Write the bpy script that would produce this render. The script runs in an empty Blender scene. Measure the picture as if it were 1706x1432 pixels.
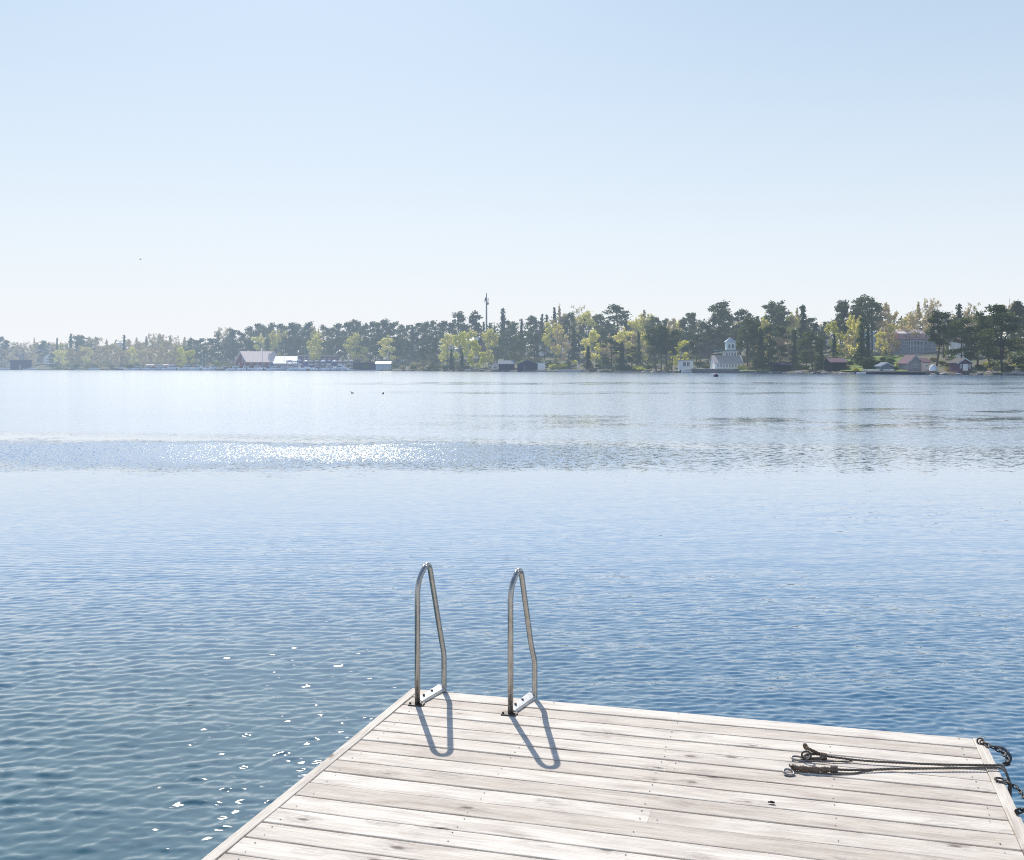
import bpy, math, random
import numpy as np
from mathutils import Vector

random.seed(7)
RNG = np.random.default_rng(7)
SC = bpy.context.scene
COL = SC.collection
PI = math.pi

# ------------------------------------------------------------------ camera numbers
F = 1750.0            # focal length in photo pixels (photo 1706 wide)
CX, HY = 853.0, 610.0 # principal column, horizon row
CAMZ = 2.45           # eye above the water
DECKZ = 0.50          # deck boards above the water

def at(px, py, Y):
    return Vector(((px - CX) / F * Y, Y, CAMZ + (HY - py) / F * Y))

def deck_pt(px, py, z=0.0):
    Y = F * (CAMZ - DECKZ - z) / (py - HY)
    return Vector(((px - CX) / F * Y, Y, DECKZ + z))

# ------------------------------------------------------------------ node helpers
def new_mat(name):
    m = bpy.data.materials.new(name)
    m.use_nodes = True
    nt = m.node_tree
    nt.nodes.clear()
    return m, nt, nt.nodes, nt.links

def nd(nt, typ, **kw):
    n = nt.nodes.new(typ)
    for k, v in kw.items():
        if k == 'inputs':
            for kk, vv in v.items():
                n.inputs[kk].default_value = vv
        else:
            setattr(n, k, v)
    return n

def mathn(nt, op, a, b=None, clamp=False):
    n = nt.nodes.new('ShaderNodeMath'); n.operation = op; n.use_clamp = clamp
    for i, v in enumerate((a, b)):
        if v is None: continue
        if isinstance(v, (int, float)): n.inputs[i].default_value = v
        else: nt.links.new(v, n.inputs[i])
    return n.outputs[0]

def ramp(nt, fac, stops, interp='LINEAR'):
    r = nt.nodes.new('ShaderNodeValToRGB')
    r.color_ramp.interpolation = interp
    els = r.color_ramp.elements
    while len(els) < len(stops): els.new(0.5)
    for e, (p, c) in zip(els, stops):
        e.position = p
        e.color = (c[0], c[1], c[2], 1) if not isinstance(c, (int, float)) else (c, c, c, 1)
    nt.links.new(fac, r.inputs[0])
    return r.outputs[0]

def mixc(nt, fac, a, b, mode='MIX'):
    n = nt.nodes.new('ShaderNodeMix'); n.data_type = 'RGBA'; n.blend_type = mode
    for sock, v in ((n.inputs[0], fac), (n.inputs[6], a), (n.inputs[7], b)):
        if isinstance(v, (int, float)): sock.default_value = v
        elif isinstance(v, (tuple, list)): sock.default_value = (v[0], v[1], v[2], 1)
        else: nt.links.new(v, sock)
    return n.outputs[2]

def smooth(nt, v, lo, hi, to0=0.0, to1=1.0):
    n = nt.nodes.new('ShaderNodeMapRange'); n.interpolation_type = 'SMOOTHSTEP'
    for k, val in zip(('Value', 'From Min', 'From Max', 'To Min', 'To Max'), (v, lo, hi, to0, to1)):
        if isinstance(val, (int, float)): n.inputs[k].default_value = val
        else: nt.links.new(val, n.inputs[k])
    return n.outputs[0]

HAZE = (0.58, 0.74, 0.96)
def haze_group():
    """haze painted into the shore materials as a faint glow: grows with the distance out over the lake (world Y)"""
    g = bpy.data.node_groups.new('painted_haze', 'ShaderNodeTree')
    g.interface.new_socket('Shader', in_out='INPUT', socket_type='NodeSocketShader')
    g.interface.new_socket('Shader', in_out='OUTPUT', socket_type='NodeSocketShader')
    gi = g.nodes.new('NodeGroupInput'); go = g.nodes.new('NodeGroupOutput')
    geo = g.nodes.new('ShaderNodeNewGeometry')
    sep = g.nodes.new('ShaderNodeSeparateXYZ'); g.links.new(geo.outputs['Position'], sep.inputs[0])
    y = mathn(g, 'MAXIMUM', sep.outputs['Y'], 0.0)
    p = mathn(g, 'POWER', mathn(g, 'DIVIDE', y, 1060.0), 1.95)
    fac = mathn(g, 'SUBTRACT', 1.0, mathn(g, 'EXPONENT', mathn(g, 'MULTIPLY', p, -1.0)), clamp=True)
    em = g.nodes.new('ShaderNodeEmission'); em.inputs[0].default_value = (*HAZE, 1); em.inputs[1].default_value = 0.88  # pale blue self-glow of the surface, in place of hazy air
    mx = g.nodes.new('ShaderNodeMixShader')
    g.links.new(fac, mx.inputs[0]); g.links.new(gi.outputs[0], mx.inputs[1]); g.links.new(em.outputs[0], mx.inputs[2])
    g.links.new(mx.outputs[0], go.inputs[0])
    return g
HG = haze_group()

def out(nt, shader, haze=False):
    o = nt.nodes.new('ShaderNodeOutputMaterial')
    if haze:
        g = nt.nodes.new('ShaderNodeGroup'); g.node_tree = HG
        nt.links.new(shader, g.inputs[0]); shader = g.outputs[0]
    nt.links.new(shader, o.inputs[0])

# ------------------------------------------------------------------ materials
MATS = {}
def shore_mat(name, col, var=0.18, rough=0.8, scale=0.8, metal=0.0):
    """plain outdoor surface with blotchy wear"""
    m, nt, N, L = new_mat(name)
    geo = nd(nt, 'ShaderNodeNewGeometry')
    no = nd(nt, 'ShaderNodeTexNoise', inputs={'Scale': scale, 'Detail': 4.0})
    L.new(geo.outputs['Position'], no.inputs['Vector'])
    f = ramp(nt, no.outputs[0], [(0.25, 1 - var), (0.75, 1 + var)])
    c = mixc(nt, 1.0, col, f, 'MULTIPLY')
    b = nd(nt, 'ShaderNodeBsdfPrincipled', inputs={'Roughness': rough, 'Metallic': metal, 'Specular IOR Level': 0.12 if rough > 0.55 else 0.5})
    L.new(c, b.inputs['Base Color'])
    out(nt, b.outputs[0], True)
    MATS[name] = m
    return m

def leaf_mat(name, dark, light, trans=0.35, sc=0.35):
    m, nt, N, L = new_mat(name)
    geo = nd(nt, 'ShaderNodeNewGeometry')
    oi = nd(nt, 'ShaderNodeObjectInfo')
    no = nd(nt, 'ShaderNodeTexNoise', inputs={'Scale': sc, 'Detail': 3.0})
    L.new(geo.outputs['Position'], no.inputs['Vector'])
    v = mathn(nt, 'ADD', mathn(nt, 'MULTIPLY', oi.outputs['Random'], 0.5), mathn(nt, 'MULTIPLY', no.outputs[0], 0.9))
    v = mathn(nt, 'ADD', v, mathn(nt, 'MULTIPLY', geo.outputs['Random Per Island'], 0.35))
    c = ramp(nt, mathn(nt, 'MULTIPLY', v, 0.62), [(0.25, dark), (0.80, light)])
    d = nd(nt, 'ShaderNodeBsdfDiffuse'); t = nd(nt, 'ShaderNodeBsdfTranslucent')
    L.new(c, d.inputs[0])
    L.new(mixc(nt, 1.0, c, (1.25, 1.3, 0.7), 'MULTIPLY'), t.inputs[0])
    mx = nd(nt, 'ShaderNodeMixShader'); mx.inputs[0].default_value = trans
    L.new(d.outputs[0], mx.inputs[1]); L.new(t.outputs[0], mx.inputs[2])
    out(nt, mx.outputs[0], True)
    MATS[name] = m
    return m

leaf_mat('pine_needles', (0.036, 0.053, 0.034), (0.170, 0.185, 0.090), 0.36)
leaf_mat('spruce_needles', (0.026, 0.044, 0.033), (0.115, 0.145, 0.080), 0.32)
leaf_mat('birch_leaves', (0.38, 0.33, 0.15), (0.76, 0.66, 0.32), 0.58)
leaf_mat('fresh_leaves', (0.40, 0.37, 0.10), (0.76, 0.68, 0.20), 0.58)
leaf_mat('bare_twigs', (0.36, 0.27, 0.20), (0.64, 0.51, 0.36), 0.40)
leaf_mat('shrub_leaves', (0.045, 0.065, 0.025), (0.17, 0.20, 0.06), 0.35)
leaf_mat('dry_shrub', (0.18, 0.14, 0.09), (0.42, 0.34, 0.19), 0.35)
shore_mat('pine_bark', (0.12, 0.085, 0.065), 0.3, 0.9, 2.0)
shore_mat('dark_bark', (0.06, 0.05, 0.045), 0.3, 0.9, 2.0)
shore_mat('birch_bark', (0.42, 0.40, 0.36), 0.35, 0.8, 3.0)
shore_mat('white_paint', (0.86, 0.85, 0.82), 0.06, 0.6)
shore_mat('cream_paint', (0.62, 0.58, 0.48), 0.08, 0.7)
shore_mat('red_paint', (0.20, 0.055, 0.055), 0.18, 0.8)
shore_mat('plum_paint', (0.16, 0.09, 0.12), 0.15, 0.8)
shore_mat('navy_paint', (0.03, 0.035, 0.07), 0.2, 0.8)
shore_mat('black_paint', (0.025, 0.028, 0.032), 0.25, 0.8)
shore_mat('blue_grey_paint', (0.17, 0.21, 0.26), 0.12, 0.75)
shore_mat('grey_paint', (0.30, 0.29, 0.30), 0.12, 0.8)
shore_mat('pale_blue_paint', (0.42, 0.55, 0.68), 0.08, 0.6)
shore_mat('bronze_paint', (0.26, 0.16, 0.10), 0.12, 0.8)
shore_mat('tan_roof', (0.80, 0.65, 0.56), 0.14, 0.8, 1.5)
shore_mat('white_roof', (0.80, 0.80, 0.80), 0.05, 0.5)
shore_mat('dark_roof', (0.055, 0.05, 0.055), 0.2, 0.7)
shore_mat('grey_roof', (0.33, 0.32, 0.31), 0.14, 0.7)
shore_mat('green_roof', (0.10, 0.26, 0.23), 0.12, 0.6)
shore_mat('plum_roof', (0.17, 0.10, 0.12), 0.16, 0.8)
shore_mat('rust_roof', (0.24, 0.085, 0.075), 0.2, 0.8)
shore_mat('manor_tiles', (0.40, 0.19, 0.17), 0.2, 0.8, 2.0)
shore_mat('manor_paint', (0.30, 0.31, 0.33), 0.1, 0.8)
shore_mat('manor_top', (0.92, 0.76, 0.66), 0.08, 0.8)
shore_mat('rack_steel', (0.16, 0.15, 0.17), 0.15, 0.5)
shore_mat('mast_steel', (0.10, 0.10, 0.11), 0.1, 0.5)
shore_mat('boat_white', (0.80, 0.80, 0.80), 0.04, 0.3)
shore_mat('boat_grey', (0.50, 0.52, 0.54), 0.1, 0.4)
shore_mat('boat_navy', (0.04, 0.06, 0.14), 0.1, 0.3)
shore_mat('boat_brown', (0.22, 0.12, 0.07), 0.15, 0.4)
shore_mat('tarp_grey', (0.44, 0.44, 0.46), 0.14, 0.7)
shore_mat('tarp_pink', (0.60, 0.50, 0.47), 0.12, 0.7)
shore_mat('tarp_white', (0.82, 0.82, 0.84), 0.05, 0.6)
shore_mat('tarp_blue', (0.06, 0.10, 0.30), 0.12, 0.6)
shore_mat('dark_glass', (0.03, 0.04, 0.05), 0.05, 0.08)
shore_mat('stone_wall', (0.15, 0.14, 0.14), 0.35, 0.9, 0.9)
shore_mat('concrete', (0.52, 0.46, 0.41), 0.15, 0.85, 0.7)
shore_mat('rock', (0.36, 0.31, 0.28), 0.4, 0.9, 0.9)
shore_mat('lawn', (0.17, 0.22, 0.05), 0.3, 0.9, 0.4)
shore_mat('jetty_wood', (0.34, 0.28, 0.23), 0.25, 0.85, 1.5)
shore_mat('feather_dark', (0.05, 0.045, 0.04), 0.3, 0.7, 12)
shore_mat('feather_grey', (0.45, 0.45, 0.47), 0.2, 0.7, 12)
shore_mat('orange_plastic', (0.55, 0.16, 0.05), 0.1, 0.5)

def land_mat():
    m, nt, N, L = new_mat('shore_ground')
    geo = nd(nt, 'ShaderNodeNewGeometry')
    n1 = nd(nt, 'ShaderNodeTexNoise', inputs={'Scale': 0.055, 'Detail': 6.0}); L.new(geo.outputs['Position'], n1.inputs['Vector'])
    n2 = nd(nt, 'ShaderNodeTexNoise', inputs={'Scale': 0.7, 'Detail': 5.0}); L.new(geo.outputs['Position'], n2.inputs['Vector'])
    c = ramp(nt, n1.outputs[0], [(0.34, (0.06, 0.08, 0.03)), (0.48, (0.15, 0.13, 0.07)), (0.58, (0.09, 0.12, 0.035)), (0.70, (0.22, 0.18, 0.12))])
    c = mixc(nt, 0.7, c, ramp(nt, n2.outputs[0], [(0.3, 0.45), (0.7, 1.35)]), 'MULTIPLY')
    sep = nd(nt, 'ShaderNodeSeparateXYZ'); L.new(geo.outputs['Position'], sep.inputs[0])
    wet = smooth(nt, sep.outputs['Z'], 0.15, 0.9)
    c = mixc(nt, wet, ramp(nt, n2.outputs[0], [(0.35, (0.025, 0.025, 0.025)), (0.7, (0.13, 0.11, 0.09))]), c)
    b = nd(nt, 'ShaderNodeBsdfPrincipled', inputs={'Roughness': 0.95}); L.new(c, b.inputs['Base Color'])
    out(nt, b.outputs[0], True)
    return m

def wood_mat(name='weathered_wood', tone=1.0):
    m, nt, N, L = new_mat(name)
    at_ = nd(nt, 'ShaderNodeAttribute', attribute_name='plank')   # (along, across, board id)
    sep = nd(nt, 'ShaderNodeSeparateXYZ'); L.new(at_.outputs['Vector'], sep.inputs[0])
    U, V, R = sep.outputs
    def vec(su, sv, sr, rot=None):
        c = nd(nt, 'ShaderNodeCombineXYZ')
        L.new(mathn(nt, 'MULTIPLY', U, su), c.inputs[0]); L.new(mathn(nt, 'MULTIPLY', V, sv), c.inputs[1]); L.new(mathn(nt, 'MULTIPLY', R, sr), c.inputs[2])
        return c.outputs[0]
    # knots first: the grain bends round them
    vo = nd(nt, 'ShaderNodeTexVoronoi', inputs={'Scale': 1.0, 'Randomness': 1.0}); L.new(vec(3.6, 8.2, 91.0), vo.inputs['Vector'])
    kd = vo.outputs['Distance']
    kv = nd(nt, 'ShaderNodeSeparateColor'); L.new(vo.outputs['Color'], kv.inputs[0])
    has = mathn(nt, 'GREATER_THAN', kv.outputs[0], 0.45)
    knot = mathn(nt, 'MULTIPLY', smooth(nt, kd, 0.055, 0.15, 1.0, 0.0), has)
    halo = mathn(nt, 'MULTIPLY', smooth(nt, kd, 0.08, 0.50, 1.0, 0.0), has)
    # grain
    g1 = nd(nt, 'ShaderNodeTexNoise', inputs={'Scale': 1.0, 'Detail': 5.0, 'Roughness': 0.65, 'Distortion': 0.6}); L.new(vec(2.2, 75.0, 37.0), g1.inputs['Vector'])
    wv = nd(nt, 'ShaderNodeTexNoise', inputs={'Scale': 1.0, 'Detail': 2.0}); L.new(vec(1.1, 6.0, 17.0), wv.inputs['Vector'])
    ringv = mathn(nt, 'ADD', mathn(nt, 'MULTIPLY', wv.outputs[0], 26.0), mathn(nt, 'MULTIPLY', halo, 7.0))
    ring = mathn(nt, 'ADD', mathn(nt, 'MULTIPLY', mathn(nt, 'SINE', ringv), 0.5), 0.5)
    # weather patches
    p1 = nd(nt, 'ShaderNodeTexNoise', inputs={'Scale': 1.0, 'Detail': 4.0, 'Roughness': 0.6}); L.new(vec(2.6, 12.0, 53.0), p1.inputs['Vector'])
    p2 = nd(nt, 'ShaderNodeTexNoise', inputs={'Scale': 1.0, 'Detail': 8.0, 'Roughness': 0.78}); L.new(vec(16.0, 55.0, 71.0), p2.inputs['Vector'])
    tint = nd(nt, 'ShaderNodeTexWhiteNoise', noise_dimensions='1D'); L.new(mathn(nt, 'MULTIPLY', R, 913.7), tint.inputs['W'])
    base = mixc(nt, tint.outputs['Value'], (0.63 * tone, 0.550 * tone, 0.455 * tone), (0.84 * tone, 0.770 * tone, 0.665 * tone))
    c = mixc(nt, 0.50, base, ramp(nt, g1.outputs[0], [(0.30, (0.66, 0.63, 0.60)), (0.62, (1.08, 1.08, 1.08))]), 'MULTIPLY')
    c = mixc(nt, 0.35, c, ramp(nt, ring, [(0.0, (0.84, 0.81, 0.79)), (0.6, (1.04, 1.04, 1.04))]), 'MULTIPLY')
    c = mixc(nt, 0.75, c, ramp(nt, p1.outputs[0], [(0.32, (0.76, 0.73, 0.72)), (0.55, (1.05, 1.05, 1.05))]), 'MULTIPLY')
    dirt = mathn(nt, 'MULTIPLY', smooth(nt, p2.outputs[0], 0.55, 0.80), smooth(nt, p1.outputs[0], 0.60, 0.40))
    c = mixc(nt, mathn(nt, 'MULTIPLY', dirt, 0.95), c, (0.20, 0.165, 0.14))
    c = mixc(nt, mathn(nt, 'MULTIPLY', mathn(nt, 'MULTIPLY', halo, smooth(nt, p2.outputs[0], 0.42, 0.60)), 0.55), c, (0.24, 0.195, 0.165))
    c = mixc(nt, mathn(nt, 'MULTIPLY', knot, 0.9), c, (0.17, 0.13, 0.11))
    g2 = nd(nt, 'ShaderNodeTexNoise', inputs={'Scale': 1.0, 'Detail': 3.0, 'Roughness': 0.7}); L.new(vec(5.0, 210.0, 83.0), g2.inputs['Vector'])
    c = mixc(nt, 0.85, c, ramp(nt, g2.outputs[0], [(0.30, (0.70, 0.68, 0.66)), (0.60, (1.07, 1.07, 1.07))]), 'MULTIPLY')
    # fine cracks along the boards
    cr = nd(nt, 'ShaderNodeTexNoise', inputs={'Scale': 1.0, 'Detail': 3.0, 'Roughness': 0.5}); L.new(vec(1.6, 150.0, 29.0), cr.inputs['Vector'])
    crack = smooth(nt, cr.outputs[0], 0.33, 0.27)
    c = mixc(nt, mathn(nt, 'MULTIPLY', crack, 0.55), c, (0.16, 0.13, 0.11))
    b = nd(nt, 'ShaderNodeBsdfPrincipled', inputs={'Roughness': 0.78, 'Specular IOR Level': 0.25}); L.new(c, b.inputs['Base Color'])
    hgt = mathn(nt, 'ADD', mathn(nt, 'MULTIPLY', g1.outputs[0], 0.6), mathn(nt, 'MULTIPLY', crack, -0.8))
    bm = nd(nt, 'ShaderNodeBump', inputs={'Strength': 0.35, 'Distance': 0.004}); L.new(hgt, bm.inputs['Height']); L.new(bm.outputs[0], b.inputs['Normal'])
    out(nt, b.outputs[0])
    return m

def local_mat(name, col, rough, metal=0.0, var=0.25, scale=20.0, bump=0.0):
    m, nt, N, L = new_mat(name)
    geo = nd(nt, 'ShaderNodeNewGeometry')
    no = nd(nt, 'ShaderNodeTexNoise', inputs={'Scale': scale, 'Detail': 5.0}); L.new(geo.outputs['Position'], no.inputs['Vector'])
    c = mixc(nt, 1.0, col, ramp(nt, no.outputs[0], [(0.25, 1 - var), (0.75, 1 + var)]), 'MULTIPLY')
    b = nd(nt, 'ShaderNodeBsdfPrincipled', inputs={'Metallic': metal, 'Specular IOR Level': 0.15 if rough > .8 else 0.5})
    L.new(c, b.inputs['Base Color'])
    L.new(ramp(nt, no.outputs[0], [(0.2, max(0.03, rough - 0.1)), (0.8, rough + 0.12)]), b.inputs['Roughness'])
    if bump:
        bm = nd(nt, 'ShaderNodeBump', inputs={'Strength': 0.6, 'Distance': bump}); L.new(no.outputs[0], bm.inputs['Height']); L.new(bm.outputs[0], b.inputs['Normal'])
    out(nt, b.outputs[0])
    MATS[name] = m
    return m

WOOD = wood_mat()
local_mat('galvanised_steel', (0.46, 0.44, 0.41), 0.34, 0.9, 0.22, 35.0)
local_mat('galvanised_plate', (0.72, 0.71, 0.69), 0.55, 0.25, 0.10, 40.0)
local_mat('nail_steel', (0.06, 0.05, 0.045), 0.6, 0.6, 0.2, 60.0)
local_mat('tarred_rope', (0.17, 0.145, 0.122), 0.95, 0.0, 0.6, 160.0, 0.002)
local_mat('rope_whipping', (0.17, 0.128, 0.095), 0.95, 0.0, 0.6, 110.0, 0.003)
local_mat('worn_iron', (0.12, 0.11, 0.10), 0.6, 0.85, 0.4, 80.0)
local_mat('pale_zinc', (0.30, 0.29, 0.28), 0.5, 0.8, 0.3, 80.0)
local_mat('grey_rope', (0.17, 0.17, 0.18), 0.85, 0.0, 0.4, 120.0, 0.002)
local_mat('pontoon_foam', (0.25, 0.26, 0.28), 0.8)
local_mat('dark_litter', (0.035, 0.026, 0.022), 0.8, 0.0, 0.5, 90.0, 0.003)

# ------------------------------------------------------------------ mesh helpers
class MB:
    def __init__(s): s.v = []; s.f = []; s.m = []; s.n = 0
    def add(s, V, Fc, mi=0):
        s.v.extend([tuple(p) for p in V]); s.f.extend([tuple(i + s.n for i in f) for f in Fc]); s.m.extend([mi] * len(Fc)); s.n += len(V)
    def box(s, lo, hi, mi=0):
        x0, y0, z0 = lo; x1, y1, z1 = hi
        s.add([(x0,y0,z0),(x1,y0,z0),(x1,y1,z0),(x0,y1,z0),(x0,y0,z1),(x1,y0,z1),(x1,y1,z1),(x0,y1,z1)],
              [(3,2,1,0),(4,5,6,7),(0,1,5,4),(1,2,6,5),(2,3,7,6),(3,0,4,7)], mi)
    def tube(s, pts, rad, seg=8, mi=0, closed=False, cap=True):
        pts = [Vector(p) for p in pts]; n = len(pts)
        if not isinstance(rad, (list, tuple)): rad = [rad] * n
        V = []; ref = None
        for i, p in enumerate(pts):
            if closed: t = pts[(i + 1) % n] - pts[i - 1]
            else: t = pts[min(i + 1, n - 1)] - pts[max(i - 1, 0)]
            if t.length < 1e-9: t = Vector((0, 0, 1))
            t.normalize()
            if ref is None:
                ref = Vector((0, 0, 1)) if abs(t.z) < 0.9 else Vector((1, 0, 0))
                a = t.cross(ref).normalized()
            else:
                a = a - t * a.dot(t)
                a = a.normalized() if a.length > 1e-6 else t.orthogonal().normalized()
            b = t.cross(a)
            for k in range(seg):
                th = 2 * PI * k / seg
                V.append(p + (a * math.cos(th) + b * math.sin(th)) * rad[i])
        Fc = []
        for i in range(n if closed else n - 1):
            j = (i + 1) % n
            for k in range(seg):
                l = (k + 1) % seg
                Fc.append((i*seg+k, i*seg+l, j*seg+l, j*seg+k))
        if cap and not closed:
            Fc.append(tuple(range(seg))[::-1]); Fc.append(tuple((n-1)*seg + k for k in range(seg)))
        s.add(V, Fc, mi)
    def prism(s, poly, d0, d1, axis='y', mi=0):
        """polygon in (x,z) pushed along y"""
        n = len(poly)
        V = [(p[0], d0, p[1]) for p in poly] + [(p[0], d1, p[1]) for p in poly]
        if axis == 'x': V = [(v[1], v[0], v[2]) for v in V]
        Fc = [tuple(range(n)), tuple(range(2*n-1, n-1, -1))] + [(i, i+n, (i+1) % n + n, (i+1) % n) for i in range(n)]
        s.add(V, Fc, mi)
    def mesh(s, name, mats, smooth_=False):
        me = bpy.data.meshes.new(name)
        me.from_pydata(s.v, [], s.f)
        for m in (mats if isinstance(mats, (list, tuple)) else [mats]):
            me.materials.append(MATS[m] if isinstance(m, str) else m)
        me.polygons.foreach_set('material_index', s.m)
        if smooth_: me.polygons.foreach_set('use_smooth', [True] * len(s.f))
        import bmesh
        bm = bmesh.new(); bm.from_mesh(me); bmesh.ops.recalc_face_normals(bm, faces=bm.faces); bm.to_mesh(me); bm.free()
        me.update()
        return me
    def build(s, name, mats, parent=None, smooth_=False):
        return link(name, s.mesh(name, mats, smooth_), parent)

def link(name, data, parent=None, loc=None):
    o = bpy.data.objects.new(name, data); COL.objects.link(o)
    if parent is not None: o.parent = parent
    if loc is not None: o.location = loc
    return o

def tag(o, label=None, cat=None, group=None, kind=None):
    if label: o['label'] = label
    if cat: o['category'] = cat
    if group: o['group'] = group
    if kind: o['kind'] = kind
    return o

def thing(name, label, cat, loc=(0,0,0), rz=0.0, group=None):
    o = link(name, None); o.location = loc; o.rotation_euler = (0, 0, rz); o.empty_display_size = 0.2
    return tag(o, label, cat, group)

def copy_tree(src, loc, rz=0.0, scale=(1,1,1), parent=None):
    c = src.copy(); COL.objects.link(c)
    if parent is None:
        c.location = loc; c.rotation_euler = (0, 0, rz); c.scale = scale
    else:
        c.parent = parent
    for ch in list(src.children): copy_tree(ch, None, parent=c)
    return c

def bevel(o, w, seg=1):
    b = o.modifiers.new('bevel', 'BEVEL'); b.width = w; b.segments = seg; b.limit_method = 'ANGLE'; b.angle_limit = math.radians(40)
    return o

ORD = ['', 'first', 'second', 'third', 'fourth', 'fifth', 'sixth', 'seventh', 'eighth', 'ninth', 'tenth', 'eleventh', 'twelfth', 'thirteenth', 'fourteenth', 'fifteenth', 'sixteenth']

# ------------------------------------------------------------------ world and sun
SUN_AZ, SUN_EL = math.radians(-11.5), math.radians(42.0)
w = bpy.data.worlds.new('World'); SC.world = w; w.use_nodes = True
nt = w.node_tree; nt.nodes.clear()
sky = nt.nodes.new('ShaderNodeTexSky'); sky.sky_type = 'NISHITA'; sky.sun_disc = False
sky.sun_elevation = SUN_EL; sky.sun_rotation = SUN_AZ; sky.altitude = 0.0
sky.air_density = 1.0; sky.dust_density = 1.0; sky.ozone_density = 2.0
bg = nt.nodes.new('ShaderNodeBackground'); bg.inputs[1].default_value = 0.10
wo = nt.nodes.new('ShaderNodeOutputWorld')
SKYCOL = sky.outputs[0]
# summer haze whitens the low sky: thick at the horizon, thinning upward
tc = nt.nodes.new('ShaderNodeTexCoord'); sp = nt.nodes.new('ShaderNodeSeparateXYZ'); nt.links.new(tc.outputs['Generated'], sp.inputs[0])
zz = mathn(nt, 'MAXIMUM', sp.outputs['Z'], 0.0)
hz = mathn(nt, 'EXPONENT', mathn(nt, 'MULTIPLY', zz, -1.5))
hcol = ramp(nt, zz, [(0.0, (9.2, 9.4, 9.8)), (0.12, (8.2, 9.0, 9.8)), (0.36, (5.7, 7.6, 9.35)), (0.8, (3.0, 5.2, 9.2))])
tint = ramp(nt, zz, [(0.36, (1.0, 1.0, 1.0)), (0.75, (0.78, 0.94, 1.30))])
SKYCOL = mixc(nt, hz, mixc(nt, 1.0, sky.outputs[0], tint, 'MULTIPLY'), hcol)
nt.links.new(SKYCOL, bg.inputs[0]); nt.links.new(bg.outputs[0], wo.inputs[0])

sd = Vector((math.sin(SUN_AZ) * math.cos(SUN_EL), math.cos(SUN_AZ) * math.cos(SUN_EL), math.sin(SUN_EL)))
sl = bpy.data.lights.new('sun', 'SUN'); sl.energy = 4.6; sl.angle = math.radians(0.5); sl.color = (1.0, 0.955, 0.89)
so = link('sun', sl); so.rotation_euler = (-sd).to_track_quat('-Z', 'Y').to_euler(); so.location = (0, 0, 60)

cam = bpy.data.cameras.new('camera'); co = link('camera', cam)
co.location = (0, 0, CAMZ); co.rotation_euler = (PI / 2, 0, 0)
cam.sensor_width = 36.0; cam.lens = 36.0 * F / 1706.0; cam.shift_y = -(716.0 - HY) / 1706.0
cam.clip_start = 0.05; cam.clip_end = 20000.0
SC.camera = co
SC.view_settings.view_transform = 'Standard'; SC.view_settings.look = 'None'; SC.view_settings.exposure = 0.0
SC.cycles.max_bounces = 6; SC.cycles.diffuse_bounces = 2; SC.cycles.glossy_bounces = 3; SC.cycles.transparent_max_bounces = 6
SC.cycles.caustics_reflective = False
SC.cycles.filter_width = 1.05; SC.cycles.use_denoising = False; SC.cycles.sample_clamp_direct = 22.0

# ------------------------------------------------------------------ the far shore's lie
SHORE = [(-900, 980), (-400, 880), (0, 745), (300, 640), (600, 560), (850, 470), (970, 440), (1130, 400), (1400, 330), (1700, 285), (2000, 255), (2600, 215)]
def shore_y(px): return float(np.interp(px, [a for a, b in SHORE], [b for a, b in SHORE]))
HPX = [-900, 0, 300, 640, 720, 960, 1150, 1400, 1706, 2600]
H15 = [1.0, 1.0, 0.9, 0.9, 1.5, 1.7, 1.2, 1.6, 1.7, 2.0]
H40 = [3.0, 2.6, 1.9, 2.2, 4.2, 5.2, 3.8, 5.2, 5.4, 6.0]
H80 = [8, 6, 5.0, 6.0, 9.5, 10.0, 8.5, 9.0, 9.0, 10]
def land_h(px, t):
    if t < 2: return -0.7 + 0.6 * t
    h1, h2, h3 = (float(np.interp(px, HPX, a)) for a in (H15, H40, H80))
    return float(np.interp(t, [2, 15, 40, 80, 220, 900, 4000], [0.5, h1, h2, h3, h3 + 5, h3 + 9, h3 + 10]))
def spot(px, t):
    Y = shore_y(px) + t
    return Vector(((px - CX) / F * Y, Y, land_h(px, t)))
def t_for(px, py, lo=2.0, hi=110.0):
    """how far behind the waterline the ground shows at picture row py"""
    best, bt = 1e9, lo
    for i in range(220):
        t = lo + (hi - lo) * i / 219
        p = spot(px, t); y = HY - (p.z - CAMZ) * F / p.y
        if abs(y - py) < best: best, bt = abs(y - py), t
    return bt

def build_land():
    pxs = np.arange(-900, 2610, 10.0)
    ts = np.array([0, 1, 2, 3.5, 5, 8, 11, 15, 20, 26, 33, 40, 50, 60, 72, 85, 110, 150, 220, 400, 900, 2000, 6000])
    V = []; rs = np.random.default_rng(3)
    for px in pxs:
        jit = rs.normal(0, 0.5)
        for t in ts:
            p = spot(px, t)
            p.y += jit * min(1, 6 / (t + 1)); 
            if t > 1: p.z += rs.normal(0, 0.10) + 0.12 * math.sin(px * 0.11) * min(1, t / 6)
            V.append(p)
    n = len(ts); Fc = []
    for i in range(len(pxs) - 1):
        for j in range(n - 1):
            Fc.append((i*n+j, (i+1)*n+j, (i+1)*n+j+1, i*n+j+1))
    mb = MB(); mb.add(V, Fc)
    o = mb.build('ground', land_mat(), smooth_=True); tag(o, kind='structure')
build_land()

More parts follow.
